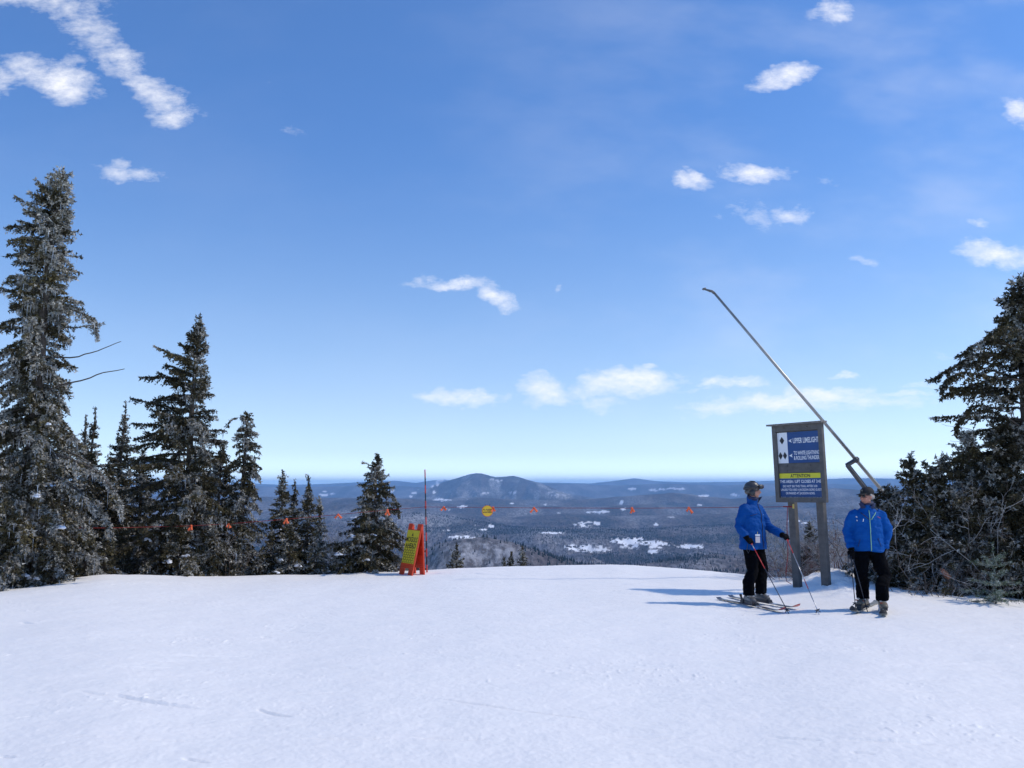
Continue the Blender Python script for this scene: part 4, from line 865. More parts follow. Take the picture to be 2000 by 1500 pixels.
# rope: through these places, picture x, y and distance
RP = [(40, 1032, 17.4), (225, 1031, 18.8), (374, 1027, 20.0), (447, 1023, 20.3), (560, 1014, 20.5), (661, 1005, 20.6), (757, 996, 20.6), (831, 990, 20.43), (866, 990.5, 20.4), (952, 991, 20.1), (1043, 992, 19.6), (1234, 992.5, 18.0), (1345, 992, 17.2), (1450, 991, 16.3), (1543, 989.5, 15.45)]
def rope_at(px):
    xs = [p[0] for p in RP]; return P(px, np.interp(px, xs, [p[1] for p in RP]), np.interp(px, xs, [p[2] for p in RP]))
def closure_rope():
    pts = [rope_at(x) for x in np.linspace(40, 1543, 120)]
    V, Fc = tubes_np([(np.array(pts), np.full(120, .0048))], 6)
    root = mesh_np('closure_rope', V, Fc, ROPE); tag(root, 'thin red rope strung along the crest from the left spruces to the sign post', 'rope')
    # loose tail tied round the post
    e = pts[-1]
    mb = MB(); mb.tube([tuple(e + [-.12, 0, 0]), tuple(e + [.0, -.02, .0]), tuple(e + [.05, -.09, 0])], [.012, .014, .012], 6); mb.build('hitch', ROPE, root, smooth=True)
    mb = MB(); pp = [P(1538, 990, 15.4), P(1537, 1030, 15.4), P(1539, 1080, 15.4), P(1535, 1120, 15.45), P(1536, 1135, 15.45), P(1546, 1141, 15.4)]
    V, Fc = tubes_np([(np.array(pp), np.full(6, .006))], 5); mesh_np('rope_tail', V, Fc, ROPE, root)
    mb = MB(); mb.box(tuple(P(1549.5, 989, 15.33)), (.03, .012, .075)); mb.build('cleat', mat('brass_yellow', (.5, .36, .08), .5), root)
closure_rope()
def flag(px, label, seed, s=.13, col=None):
    rg = np.random.RandomState(seed); p = rope_at(px)
    root = empty('rope_flag', tuple(p)); tag(root, label, 'flag', 'little orange flags tied on the rope')
    for k in range(2):      # two tails of one knotted strip
        a = (-1 if k == 0 else 1) * rg.uniform(.25, .75); L = s * rg.uniform(.75, 1.2); n = 6; V = []; Fs = []
        w_ = .019 if k == 0 else .024
        for i in range(n):
            f = i / (n - 1); c = np.array([math.sin(a) * L * f, -.02 - .03 * f + .015 * math.sin(f * 5 + seed), -math.cos(a) * L * f])
            side = np.array([math.cos(a), .3, math.sin(a)]) * w_ * (.6 + .6 * f)
            V += [tuple(c - side), tuple(c + side), tuple(c + side + [0, .004, 0]), tuple(c - side + [0, .004, 0])]
        for i in range(n - 1):
            b = i * 4
            for j in range(4): Fs.append((b + j, b + (j + 1) % 4, b + 4 + (j + 1) % 4, b + 4 + j))
        Fs += [(3, 2, 1, 0), tuple(range(n * 4 - 4, n * 4))]
        mb = MB(); mb.add(V, Fs); mb.build('tail', FLAG, root, smooth=True)
    mb = MB(); mb.tube([(-.02, -.01, 0), (0, -.02, .008), (.02, -.01, 0)], [.012, .022, .012], 6); mb.build('knot', FLAG, root, smooth=True)
for i, (px, lab) in enumerate([(374, 'orange flag on the rope before the dark tall spruce, leftmost'), (447, 'orange flag on the rope by the nodding slim spruce'), (560, 'orange flag on the rope before the small spiky spruces'), (661, 'orange flag on the rope hanging before open valley'),
    (757, 'orange flag on the rope before the lone cone-shaped spruce'), (867, 'orange flag on the rope just right of the striped pole'), (963, 'orange flag tied beside the round yellow closed sign'), (1043, 'orange flag right of the closed sign, below the big blue mountain'),
    (1234, 'orange flag mid-way between the closed sign and the left skier'), (1345, 'orange flag on the rope nearest the left skier')]):
    flag(px, lab, i + 1, s=.11 if px != 963 else .09)
def closed_sign():
    p = P(952, 998, 20.05)
    root = empty('closed_sign', tuple(p), (0, 0, R(3))); tag(root, 'round yellow sign with an orange rim reading closed, hanging on the red rope', 'round sign')
    mb = MB(); r = .128; n = 40
    c = [(r * math.cos(i * 2 * math.pi / n), r * math.sin(i * 2 * math.pi / n)) for i in range(n)]
    mb.poly(c, 0, .008, 1); mb.poly([(a * .93, b * .93) for a, b in c], -.002, 0.001, 0)
    text_shape(mb, 'CLOSED', 0, -.042, .085, .215, 2, -.004, .012, 'C'); mb.build('disc', [mat('closed_yellow', (.85, .52, .03), .5), ORANGE, BLACK], root)
    for s in (-1, 1): m2 = MB(); m2.tube([(s * .05, 0, .11), (s * .05, 0, .155)], .004, 5); m2.build('hook', BOLT, root)
closed_sign()

def snow_gun():
    d = 18.3; a = P(1376, 565, d); b = P(1394, 571, d); c = P(1672, 898, d); e = P(1722, 957, d); f = P(1790, 1037, d)
    base = np.array([f[0] + .1, d + .1, gz(f[0], d)]); L = lambda q: tuple(np.array(q) - base)
    AL = mat('dull_aluminium', (.40, .38, .36), .38, metal=.75, noise=.25, nscale=6); GAL = mat('galvanised_steel', (.13, .13, .135), .55, metal=.4, noise=.3, nscale=12)
    root = empty('snow_gun', tuple(base)); tag(root, 'long slanting metal snowmaking lance leaning up behind the trail sign', 'snow gun')
    mb = MB(); mb.tube([L(b), L(b + (f - b) * .5), L(f)], [.026, .034, .040], 12); mb.build('lance_pipe', AL, root, smooth=True)
    mb = MB(); mb.tube([L(b + np.array([.01, 0, -.02])), L(b + np.array([-.03, 0, .02])), L(a)], [.032, .03, .018], 8)
    mb.tube([L(a + np.array([.03, 0, .02])), L(a + np.array([-.03, 0, 0])), L(a + np.array([-.045, 0, -.01]))], [.022, .026, .01], 8)
    mb.tube([L(a + (b - a) * .6 + np.array([0, -.05, 0])), L(a + (b - a) * .6 + np.array([0, .05, 0]))], .014, 8); mb.build('nozzle_head', GAL, root, smooth=True)
    u = (e - c) / np.linalg.norm(e - c); nrm = np.array([-u[2], 0, u[0]]); nrm = nrm if nrm[0] < 0 else -nrm
    c2 = P(1655, 908, d); e2 = P(1693, 957, d); e3 = e2 + (e2 - c2) / np.linalg.norm(e2 - c2) * .95
    mb = MB(); mb.tube([L(c2), L(e3)], .052, 4, ref=(0, 1, 0)); mb.build('lift_arm', GAL, root)
    mb = MB(); mb.tube([L(c2 + (c2 - c) * .12), L(c + (c - c2) * .28)], .045, 4, ref=(0, 1, 0)); mb.build('cross_bracket', GAL, root)
    mb = MB(); mb.tube([L(c - u * .05), L(c + u * .05)], .048, 12); mb.build('clamp', GAL, root, smooth=True)
    mb = MB(); mb.tube([(0, 0, -.3), (0, 0, f[2] - base[2] + .05)], .07, 12); mb.build('stand', GAL, root, smooth=True)
    mb = MB(); mb.tube([L(f + [-.25, 0, .1]), L(f + [.25, 0, -.15])], .06, 8); mb.build('pivot', GAL, root, smooth=True)
snow_gun()

# a few roofs around the far clearing
def houses():
    rg = np.random.RandomState(4); W1 = mat('house_wall', (.10, .085, .075), .8); W2 = mat('house_roof', (.05, .045, .045), .7)
    spots = [(1108, 1069), (1114, 1070), (1122, 1069), (1130, 1068), (1138, 1069), (1146, 1067), (1160, 1066), (1172, 1064), (1212, 1054), (1222, 1052), (1234, 1054), (1248, 1058), (1262, 1062), (1205, 1060)]
    proto = None
    for i, (px, py) in enumerate(spots):
        r = ray(px, py); 
        dd = np.arange(4000, 14000, 20.); hz = far_height(r[0] / r[1] * dd, dd); k = np.argmax(EYE + r[2] / r[1] * dd < hz)
        x, y = r[0] / r[1] * dd[k], dd[k]
        if proto is None:
            root = empty('far_house', (x, y, hz[k])); tag(root, 'tiny dark house beside the snowy clearings far down the valley', 'house', 'far houses by the snowy clearings')
            mb = MB(); mb.box((0, 0, 2.5), (22, 13, 9)); mb.build('walls', W1, root)
            mb = MB(); mb.add([(-12, -8, 6.8), (12, -8, 6.8), (12, 8, 6.8), (-12, 8, 6.8), (-12, 0, 13), (12, 0, 13)], [(0, 1, 5, 4), (2, 3, 4, 5), (0, 4, 3), (1, 2, 5), (3, 2, 1, 0)]); mb.build('roof', W2, root); proto = root
        else:
            c = proto.copy(); C.collection.objects.link(c); c.location = (x, y, hz[k]); c.rotation_euler = (0, 0, rg.uniform(-.6, .6)); s = rg.uniform(.7, 1.2); c.scale = (s, s, s)
            for ch in list(proto.children):
                q = ch.copy(); C.collection.objects.link(q); q.parent = c
houses()
# ------------------------------------------------------------ skiers
def V3(*a): return Vector(a)
def fuse(name, lofts, mats, parent, voxel=.011, smooth=4, wrinkle=0, wscale=9, seed=0, stretch=(1, 1, .5), detail=None):
    """joins closed shapes into one continuous skin"""
    mb = MB()
    for V, Fs in lofts: mb.add([tuple(v) for v in V], Fs)
    me = bpy.data.meshes.new('tmp'); me.from_pydata(mb.v, [], mb.f); bm = bmesh.new(); bm.from_mesh(me); bmesh.ops.recalc_face_normals(bm, faces=bm.faces); bm.to_mesh(me); bm.free()
    o = bpy.data.objects.new('tmp', me); C.collection.objects.link(o)
    r = o.modifiers.new('r', 'REMESH'); r.mode = 'VOXEL'; r.voxel_size = voxel
    if smooth: s = o.modifiers.new('s', 'SMOOTH'); s.iterations = smooth; s.factor = .5
    dg = bpy.context.evaluated_depsgraph_get(); m2 = bpy.data.meshes.new_from_object(o.evaluated_get(dg))
    bpy.data.objects.remove(o); bpy.data.meshes.remove(me); m2.name = name
    n = len(m2.vertices); co = np.empty(n * 3); m2.vertices.foreach_get('co', co); co = co.reshape(-1, 3)
    nr = np.empty(n * 3); m2.vertices.foreach_get('normal', nr); nr = nr.reshape(-1, 3)
    if wrinkle:
        s = np.array(stretch) * wscale; p = co * s
        h = fbm(p[:, 0] + p[:, 1] * .7 + seed * 3, p[:, 2] + p[:, 1] * .5, seed, 3, .55) - .5 * np.abs(perlin(p[:, 0] * 1.3 + 5, p[:, 2] * 2.2 + p[:, 1], seed + 5))
        co = co + nr * (h * wrinkle)[:, None]
    if detail: co = detail(co, nr)
    m2.vertices.foreach_set('co', co.ravel())
    m2.materials.clear()
    for q in (mats if isinstance(mats, (list, tuple)) else [mats]): m2.materials.append(q)
    m2.polygons.foreach_set('use_smooth', [True] * len(m2.polygons)); m2.update()
    ob = bpy.data.objects.new(name, m2); return link(ob, parent)
def ell(c, r, n=14, rot=None):
    V = []; Fs = []; c = Vector(c); m = 9
    for i in range(1, m):
        a = math.pi * i / m
        for j in range(n):
            b = 2 * math.pi * j / n; p = Vector((math.sin(a) * math.cos(b) * r[0], math.sin(a) * math.sin(b) * r[1], math.cos(a) * r[2]))
            V.append(c + (rot @ p if rot else p))
    for i in range(m - 2):
        for j in range(n): Fs.append((i * n + j, i * n + (j + 1) % n, (i + 1) * n + (j + 1) % n, (i + 1) * n + j))
    Fs.append(tuple(range(n))); Fs.append(tuple(range((m - 2) * n, (m - 1) * n))); return V, Fs
def limb(pts, r, ry=None, n=14, ref=None): return loft(pts, r, ry if ry else r, ref, n)

SKIN = mat('skin', (.50, .24, .165), .5, noise=.15, nscale=25); SKINR = mat('ruddy_skin', (.46, .20, .14), .5, noise=.2, nscale=25)
JACK1 = mat('royal_blue_shell', (.0, .062, .27), .75, spec=.15, noise=.12, nscale=6, bump=.35, bscale=120, bdist=.004); JACK2 = mat('bright_blue_shell', (.0, .075, .32), .75, spec=.15, noise=.12, nscale=6, bump=.35, bscale=120, bdist=.004)
NAVY = mat('navy_trim', (.008, .018, .07), .7); PANT = mat('black_ski_trousers', (.0025, .0028, .0045), 1, spec=.08, noise=.3, nscale=7, bump=.4, bscale=90, bdist=.004)
GLOV = mat('black_glove', (.003, .003, .004), .9, spec=.1, bump=.3, bscale=60); BOOTG = mat('grey_boot_shell', (.12, .118, .115), .35, noise=.25, nscale=14); BOOTD = mat('dark_boot_part', (.02, .02, .024), .4)
BOOTT = mat('tan_boot_shell', (.19, .16, .12), .4, noise=.25, nscale=14); BOOTR = mat('rust_boot_part', (.35, .07, .035), .45); BUCK = mat('buckle_metal', (.5, .5, .5), .3, metal=.8)
HELM = mat('grey_helmet', (.045, .043, .043), .35, noise=.2, nscale=10, coat=.3); LENS = mat('goggle_lens', (.06, .012, .015), .1, spec=.8); GREEN = mat('green_zip', (.22, .45, .28), .5)
REDP = mat('red_pole', (.55, .035, .03), .35); SILV = mat('silver_pole', (.5, .5, .52), .3, metal=.6); DKP = mat('dark_pole', (.025, .03, .045), .4); HAIR = mat('grey_hair', (.32, .29, .27), .8)

def glove(L, G_, ax, palm, fore, parent, cuff=True, thumb_up=1, mats=GLOV, grip=True):
    """hand round a shaft: G_ grip centre, ax shaft axis up, palm from shaft to palm, fore from wrist to elbow"""
    G_ = Vector(G_); ax = Vector(ax).normalized(); palm = Vector(palm); palm = (palm - ax * palm.dot(ax)).normalized(); side = ax.cross(palm).normalized(); fore = Vector(fore).normalized()
    pc = G_ + palm * .036; parts = []
    parts.append(limb([pc - ax * .052, pc - ax * .02, pc + ax * .02, pc + ax * .05], [.022, .03, .032, .024], [.030, .040, .040, .030], ref=palm))
    wr = pc + fore * .075
    parts.append(limb([pc, pc + fore * .04, wr], [.036, .036, .034]))
    for i, (o_, sw) in enumerate([(.038, 3.4), (.013, 3.9), (-.013, 3.7), (-.038, 3.1)]):      # four fingers of unequal reach
        pts = []
        for k in range(6):
            a = .35 + sw * k / 5; r_ = .031 - .003 * (k / 5)
            pts.append(G_ + ax * (o_ - .004 * k * (1 if i < 2 else -1) * .3) + palm * math.cos(a) * r_ + side * math.sin(a) * r_)
        parts.append(limb(pts, [.0155, .0155, .015, .0145, .013, .010], n=8))
    tp = []
    for k in range(5):
        a = -.5 - 2.1 * k / 4; tp.append(G_ + ax * (.045 * thumb_up - .012 * k * thumb_up * .6) + palm * math.cos(a) * .036 + side * math.sin(a) * .036)
    parts.append(limb(tp, [.018, .017, .016, .015, .011], n=8))
    o = fuse('glove', parts, mats, parent, .006, 2)
    if cuff:
        Vc, Fc_ = limb([pc + fore * .045, pc + fore * .09, pc + fore * .15], [.040, .048, .052], n=16); mb = MB(); mb.add([tuple(v) for v in Vc], Fc_); mb.build('gauntlet', mats, o, smooth=True)
    return wr

def relaxed_glove(wrist, down, inward, parent):
    wrist = Vector(wrist); dn = Vector(down).normalized(); iw = Vector(inward); iw = (iw - dn * iw.dot(dn)).normalized(); fw = dn.cross(iw).normalized()
    pc = wrist + dn * .06; parts = [limb([wrist - dn * .02, wrist + dn * .03, wrist + dn * .07, wrist + dn * .105], [.036, .043, .046, .042], [.030, .026, .024, .020], ref=iw)]
    for i, (o_, l_) in enumerate([(.034, .075), (.012, .085), (-.012, .08), (-.034, .062)]):
        b = wrist + dn * .095 + fw * o_; pts = [b]; d2 = dn.copy()
        for k in range(4): d2 = (d2 + iw * .38).normalized(); pts.append(pts[-1] + d2 * l_ / 4)
        parts.append(limb(pts, [.0145, .0145, .014, .013, .010], n=8))
    b = wrist + dn * .03 + fw * .036; parts.append(limb([b, b + fw * .02 + dn * .02, b + fw * .03 + dn * .045 + iw * .01, b + fw * .025 + dn * .065 + iw * .022], [.018, .017, .015, .011], n=8))
    o = fuse('glove', parts, GLOV, parent, .006, 2)
    Vc, Fc_ = limb([wrist + dn * .03, wrist - dn * .02, wrist - dn * .07], [.040, .048, .052], n=16); mb = MB(); mb.add([tuple(v) for v in Vc], Fc_); mb.build('gauntlet', GLOV, o, smooth=True)

def boot(ankle, toe_dir, parent, shell, trim, accent):
    """ankle at the sole under the leg; +Y local is towards the toe"""
    a = Vector(ankle); f = Vector(toe_dir); f.z = 0; f.normalize(); s = Vector((f.y, -f.x, 0)); M = Matrix((s.to_4d(), f.to_4d(), Vector((0, 0, 1, 0)), (0, 0, 0, 1))).transposed(); M = Matrix.Translation(a) @ M
    def W(p): return M @ Vector(p)
    foot = limb([W((0, -.115, .06)), W((0, -.08, .065)), W((0, 0, .07)), W((0, .09, .062)), W((0, .155, .05)), W((0, .185, .042))], [.040, .048, .052, .054, .050, .035], [.045, .055, .060, .050, .038, .028], ref=W((0, 0, 1)) - W((0, 0, 0)))
    shaft = limb([W((0, -.045, .06)), W((0, -.035, .15)), W((0, -.01, .25)), W((0, .005, .31))], [.052, .056, .062, .066], [.060, .062, .066, .070])
    o = fuse('ski_boot', [foot, shaft], shell, parent, .008, 3)
    mb = MB(); mb.box((0, .03, .012), (.075, .31, .024), 0, M); mb.box((0, -.105, .03), (.07, .05, .03), 0, M); mb.box((0, .165, .028), (.075, .06, .03), 0, M); mb.build('sole', trim, o, bevel=.004)
    for k, (y, z, w_) in enumerate([(.115, .088, .088), (.06, .108, .096)]):
        mb = MB(); mb.box((0, y, z), (w_, .022, .016), 0, M); mb.box((-.045 if s.y < 0 else .045, y, z + .004), (.03, .034, .014), 0, M); mb.build('buckle', BUCK if k % 2 else accent, o, bevel=.003)
    Vc, Fc_ = limb([W((0, -.005, .295)), W((0, .0, .335))], [.066, .060], n=14); mb = MB(); mb.add([tuple(v) for v in Vc], Fc_); mb.build('liner', accent, o, smooth=True)

def head_parts(c, yaw, pitch=0, jaw=1.0, female=False):
    """c: centre of the skull; yaw: facing direction in world xy; returns shapes and transform"""
    M = Matrix.Translation(Vector(c)) @ Matrix.Rotation(yaw, 4, 'Z') @ Matrix.Rotation(pitch, 4, 'X')      # local +Y forward
    W = lambda *p: M @ Vector(p); Rm = M.to_3x3()
    P_ = [ell(W(0, -.012, .028), (.076, .095, .088), rot=Rm), ell(W(0, .022, -.035), (.060 * jaw, .066, .075), rot=Rm), ell(W(0, .052, -.088), (.032 * jaw, .030, .026), rot=Rm),
          limb([W(0, .082, .018), W(0, .100, -.008), W(0, .112, -.030), W(0, .090, -.042)], [.010, .013, .017, .010], n=8),
          ell(W(0, .082, -.062), (.026, .016, .010), rot=Rm), ell(W(0, .078, .036), (.056, .020, .012), rot=Rm), ell(W(-.040, .062, -.022), (.022, .022, .020), rot=Rm), ell(W(.040, .062, -.022), (.022, .022, .020), rot=Rm),
          ell(W(-.076, -.005, -.005), (.012, .020, .032), rot=Rm), ell(W(.076, -.005, -.005), (.012, .020, .032), rot=Rm)]
    return P_, M

def skier(spec):
    base = spec['base']; rotz = spec['rot']; loc = spec['label']
    root = empty('person', tuple(base)); tag(root, spec['label'], 'person', None)
    R3 = Matrix.Rotation(rotz, 4, 'Z')
    ZS = spec.get('zs', 1)
    L = lambda *p: R3 @ Vector((p[0], p[1], p[2] * ZS))                       # body frame (x = the person's right, y = forward) to scene offset
    Wd = lambda q: Vector(q) - Vector(base)             # world to offset
    lean = spec.get('lean', 0)
    hipc = L(0, spec.get('hipy', 0), .93); chest = L(0, lean, 1.38); neck = L(0, lean + .01, 1.55)
    hc = neck + L(0, .03 + spec.get('heady', 0), .155)
    ft = [Wd(q) for q in spec['feet']]                   # right, left: ankle points on the sole
    fd = spec['fdir']
    kn = [L(*q) for q in spec['knees']]; hips = [L(.095, spec.get('hipy', 0), .90), L(-.095, spec.get('hipy', 0), .90)]
    sh = [L(.182, lean - .005, 1.44), L(-.182, lean - .005, 1.44)]
    hands = spec['hands']; el = [L(*h['elbow']) for h in hands]; wr = []
    for i, h in enumerate(hands):
        if 'grip' in h:
            g_ = Wd(h['grip']); a_ = Vector(h['ax']).normalized(); p_ = Vector(h['palm']); p_ = (p_ - a_ * p_.dot(a_)).normalized(); pc = g_ + p_ * .036; wr.append(pc + (el[i] - pc).normalized() * .085)
        else: wr.append(Wd(h['wrist']))
    up = [f + Vector((0, 0, .30)) for f in ft]
    # body under the clothes, one continuous surface from head to ankles and wrists
    hp, HM = head_parts(hc, spec['head'], spec.get('hpitch', 0), spec.get('jaw', 1))
    body = hp + [limb([hc + Vector((0, 0, -.06)), neck, neck - Vector((0, 0, .07))], [.052, .056, .075], n=14), loft([L(0, .0, .86), L(0, 0, 1.0), L(0, lean * .6, 1.2), chest, L(0, lean, 1.50)], [.13, .14, .145, .16, .09], [.10, .10, .10, .10, .07], L(0, 1, 0), 16)]
    for i in (0, 1):
        body += [limb([hips[i], kn[i], up[i], ft[i] + Vector((0, 0, .12))], [.075, .052, .045, .038]), limb([sh[i], el[i], wr[i]], [.052, .040, .030])]
    bo = fuse('body', body, spec['skin'], root, .0075, 2)
    # trousers
    tz = [loft([L(0, spec.get('hipy', 0) , 1.04), L(0, spec.get('hipy', 0), .93), L(0, spec.get('hipy', 0), .84)], [.165, .175, .165], [.125, .135, .12], L(0, 1, 0), 18)]
    for i in (0, 1):
        h_, k_, u_ = hips[i] - Vector((0, 0, .02)), kn[i], up[i]; e_ = ft[i] + Vector((0, 0, .115))
        tz.append(limb([h_, h_.lerp(k_, .5), k_, k_.lerp(u_, .5), u_, e_], [.112, .103, .090, .092, .092, .088], n=16))
    fuse('trousers', tz, PANT, root, .010, 3, wrinkle=.012, wscale=7, seed=spec['seed'], stretch=(1, 1, .8))
    # jacket
    hem = spec.get('hem', .80)
    bk = spec.get('bulk', 1)
    jk = [loft([L(0, .0, hem), L(0, 0, .90), L(0, lean * .3, 1.05), L(0, lean * .7, 1.22), L(0, lean, 1.36), L(0, lean, 1.46), L(0, lean, 1.52)], [.238 * bk, .234 * bk, .224 * bk, .216 * bk, .212 * bk, .165, .095], [.175 * bk, .175 * bk, .168 * bk, .160 * bk, .150 * bk, .118, .088], L(0, 1, 0), 22),
          loft([L(0, lean, 1.49), L(0, lean + .012, 1.56), L(0, lean + .02, 1.60)], [.098, .090, .094], [.088, .086, .090], L(0, 1, 0), 18)]
    for i in (0, 1):
        s_, e_, w_ = sh[i], el[i], wr[i]; fo = (e_ - w_).normalized()
        jk.append(limb([s_ + L((-1 if i == 0 else 1) * .06, 0, .02), s_ + L(0, 0, -.02), s_.lerp(e_, .5), e_, e_.lerp(w_, .5), w_ - fo * .01], [.070, .084, .080, .074, .066, .056], n=16))
    J = fuse('jacket', jk, spec['jacket'], root, .010, 3, wrinkle=.014, wscale=6.5, seed=spec['seed'] + 3, stretch=(1, 1, 1.5))
    # zip line, laid on the jacket surface
    from mathutils.bvhtree import BVHTree
    bm = bmesh.new(); bm.from_mesh(J.data); tree = BVHTree.FromBMesh(bm); bm.free()
    def on(x, z, y=.6, off=.004):
        o = L(x, y, z); hit = tree.ray_cast(o, L(0, -1, 0)); return (hit[0] + hit[1] * off) if hit[0] else None
    def strip(name, pts, r, m, par=J, n=6):
        pts = [p for p in pts if p is not None]
        if len(pts) > 1: mb = MB(); mb.tube([tuple(p) for p in pts], r, n); return mb.build(name, m, par, smooth=True)
    strip('zip', [on(spec.get('zipx', 0), z) for z in np.linspace(hem + .02, 1.50, 26)], spec['zipr'], spec['zipm'])
    for (a, b, r_, m_, nm) in spec.get('lines', []):
        strip(nm, [on(a[0] + (b[0] - a[0]) * t, a[1] + (b[1] - a[1]) * t) for t in np.linspace(0, 1, 9)], r_, m_)
    # collar edge
    Vc, Fc_ = loft([L(0, lean + .015, 1.575), L(0, lean + .03, 1.622)], [.084, .094], [.080, .090], L(0, 1, 0), 20); mb = MB(); mb.add([tuple(v) for v in Vc], Fc_); mb.build('collar', spec['collar'], J, smooth=True)
    for (sx, wv) in spec.get('lapels', []):
        a = L(sx * .03, lean + .10, 1.53); b = L(sx * .075, lean + .14, 1.615); c2 = L(sx * .12, lean + .04, 1.60); d2 = L(sx * .085, lean + .06, 1.52)
        th = L(0, .012, 0); mb = MB(); V = [a, b, c2, d2, a + th, b + th, c2 + th, d2 + th]
        mb.add([tuple(v) for v in V], [(0, 1, 2, 3), (7, 6, 5, 4), (0, 4, 5, 1), (1, 5, 6, 2), (2, 6, 7, 3), (3, 7, 4, 0)]); mb.build('collar_flap', spec['collar'], J, smooth=False, bevel=.005)
    # boots
    for i in (0, 1): boot(ft[i], fd[i], root, *spec['boots'])
    # gloves
    for i, h in enumerate(hands):
        fo = (el[i] - wr[i]).normalized()
        if 'grip' in h: glove(L, Wd(h['grip']), h['ax'], h['palm'], fo, root)
        else: relaxed_glove(wr[i], -fo + Vector((0, 0, -.3)), L(-1 if i == 0 else 1, .2, 0), root)
    # face details shared
    W = lambda *p: HM @ Vector(p)
    if spec['kind'] == 'helmet':
        Rm = HM.to_3x3()
        he = fuse('helmet', [ell(W(0, -.022, .055), (.103, .125, .098), rot=Rm), ell(W(0, -.075, -.01), (.085, .065, .062), rot=Rm), ell(W(0, .055, .062), (.086, .045, .040), rot=Rm)], HELM, root, .007, 3)
        for s in (-1, 1):
            mb = MB(); V, Fs = ell(W(s * .088, -.02, -.03), (.02, .042, .055), rot=Rm); mb.add([tuple(v) for v in V], Fs); mb.build('ear_pad', BOOTD, he, smooth=True)
            mb = MB(); mb.tube([tuple(W(s * .085, 0, -.07)), tuple(W(s * .06, .035, -.11)), tuple(W(s * .01, .055, -.125))], .006, 6); mb.build('chin_strap', BOOTD, he, smooth=True)
        # goggle strap and goggles pushed up on the brow
        ring = [W(.108 * math.sin(a) * 1.0, -.022 + .130 * math.cos(a), .052 + .022 * math.cos(a)) for a in np.linspace(-2.9, 2.9, 26)]
        V, Fs = loft([tuple(p) for p in ring], .004, .020, HM.to_3x3() @ Vector((0, 0, 1)), 8); mb = MB(); mb.add([tuple(v) for v in V], Fs)
        g = fuse('goggles', [limb([W(-.085, .085, .058), W(-.05, .125, .062), W(0, .138, .062), W(.05, .125, .062), W(.085, .085, .058)], [.018, .022, .022, .022, .018], [.034, .038, .036, .038, .034], n=12)], BOOTD, root, .006, 2)
        mb.build('goggle_strap', BOOTD, g, smooth=True)
        V, Fs = limb([W(-.07, .115, .062), W(-.035, .146, .064), W(0, .155, .062), W(.035, .146, .064), W(.07, .115, .062)], [.006, .010, .011, .010, .006], [.022, .028, .026, .028, .022], n=12); mb = MB(); mb.add([tuple(v) for v in V], Fs); mb.build('lens', LENS, g, smooth=True)
        for k in range(3): mb = MB(); mb.tube([tuple(W((k - 1) * .04, .03, .148)), tuple(W((k - 1) * .04, -.05, .152))], [.007, .006], 6); mb.build('vent', BOOTD, he, smooth=True)
        for s in (-1, 1):
            mb = MB(); V, Fs = ell(W(s * .032, .083, .012), (.012, .007, .006), rot=Rm); mb.add([tuple(v) for v in V], Fs); mb.build('eye', BOOTD, bo, smooth=True)
    else:
        Rm = HM.to_3x3()
        CAP = mat('black_cap', (.006, .006, .009), .8, bump=.3, bscale=80)
        ca = fuse('cap', [ell(W(0, -.015, .062), (.088, .106, .082), rot=Rm), limb([W(0, .02, .06), W(0, -.02, .06)], .08, .03, ref=HM.to_3x3() @ Vector((1, 0, 0)))], CAP, root, .007, 3)
        nb = 12; V = []; Fs = []
        for t in range(2):
            for i in range(nb + 1):
                a = -.95 + 1.9 * i / nb
                V.append(W(.082 * math.sin(a), -.01 + .098 * math.cos(a), .052 - .006 * t)); V.append(W(.086 * math.sin(a), -.005 + .185 * math.cos(a) ** 1.3, .030 - .006 * t + .012 * math.cos(a * 1.2)))
        q = (nb + 1) * 2
        for i in range(nb):
            b = i * 2; Fs += [(b, b + 1, b + 3, b + 2), (q + b + 2, q + b + 3, q + b + 1, q + b), (b + 1, q + b + 1, q + b + 3, b + 3), (b + 2, q + b + 2, q + b, b)]
        Fs += [(0, q, q + 1, 1), (2 * nb + 1, q + 2 * nb + 1, q + 2 * nb, 2 * nb)]
        mb = MB(); mb.add([tuple(v) for v in V], Fs); mb.build('brim', CAP, ca, smooth=True)
        mb = MB(); mb.tube([tuple(W(0, -.015, .142)), tuple(W(0, -.015, .148))], .008, 8); mb.build('button', CAP, ca, smooth=True)
        mb = MB(); mb.box((0, .088, .095), (.045, .006, .022), 0, HM); mb.build('cap_badge', mat('badge_grey', (.10, .10, .09), .6), ca)
        sg = MB()
        for s in (-1, 1):
            V, Fs = ell(W(s * .036, .090, .014), (.032, .012, .020), rot=Rm); sg.add([tuple(v) for v in V], Fs); sg.tube([tuple(W(s * .066, .078, .018)), tuple(W(s * .078, .03, .016)), tuple(W(s * .080, -.015, .010))], .004, 6)
        sg.tube([tuple(W(-.012, .098, .018)), tuple(W(.012, .098, .018))], .005, 6); sg.build('sunglasses', mat('dark_glasses', (.01, .01, .012), .15), root, smooth=True)
        fuse('hair', [ell(W(0, -.055, -.012), (.078, .058, .045), rot=Rm), ell(W(.072, -.015, .018), (.012, .03, .03), rot=Rm), ell(W(-.072, -.015, .018), (.012, .03, .03), rot=Rm)], HAIR, root, .007, 2, wrinkle=.006, wscale=30)
    return root, L, J, on, strip

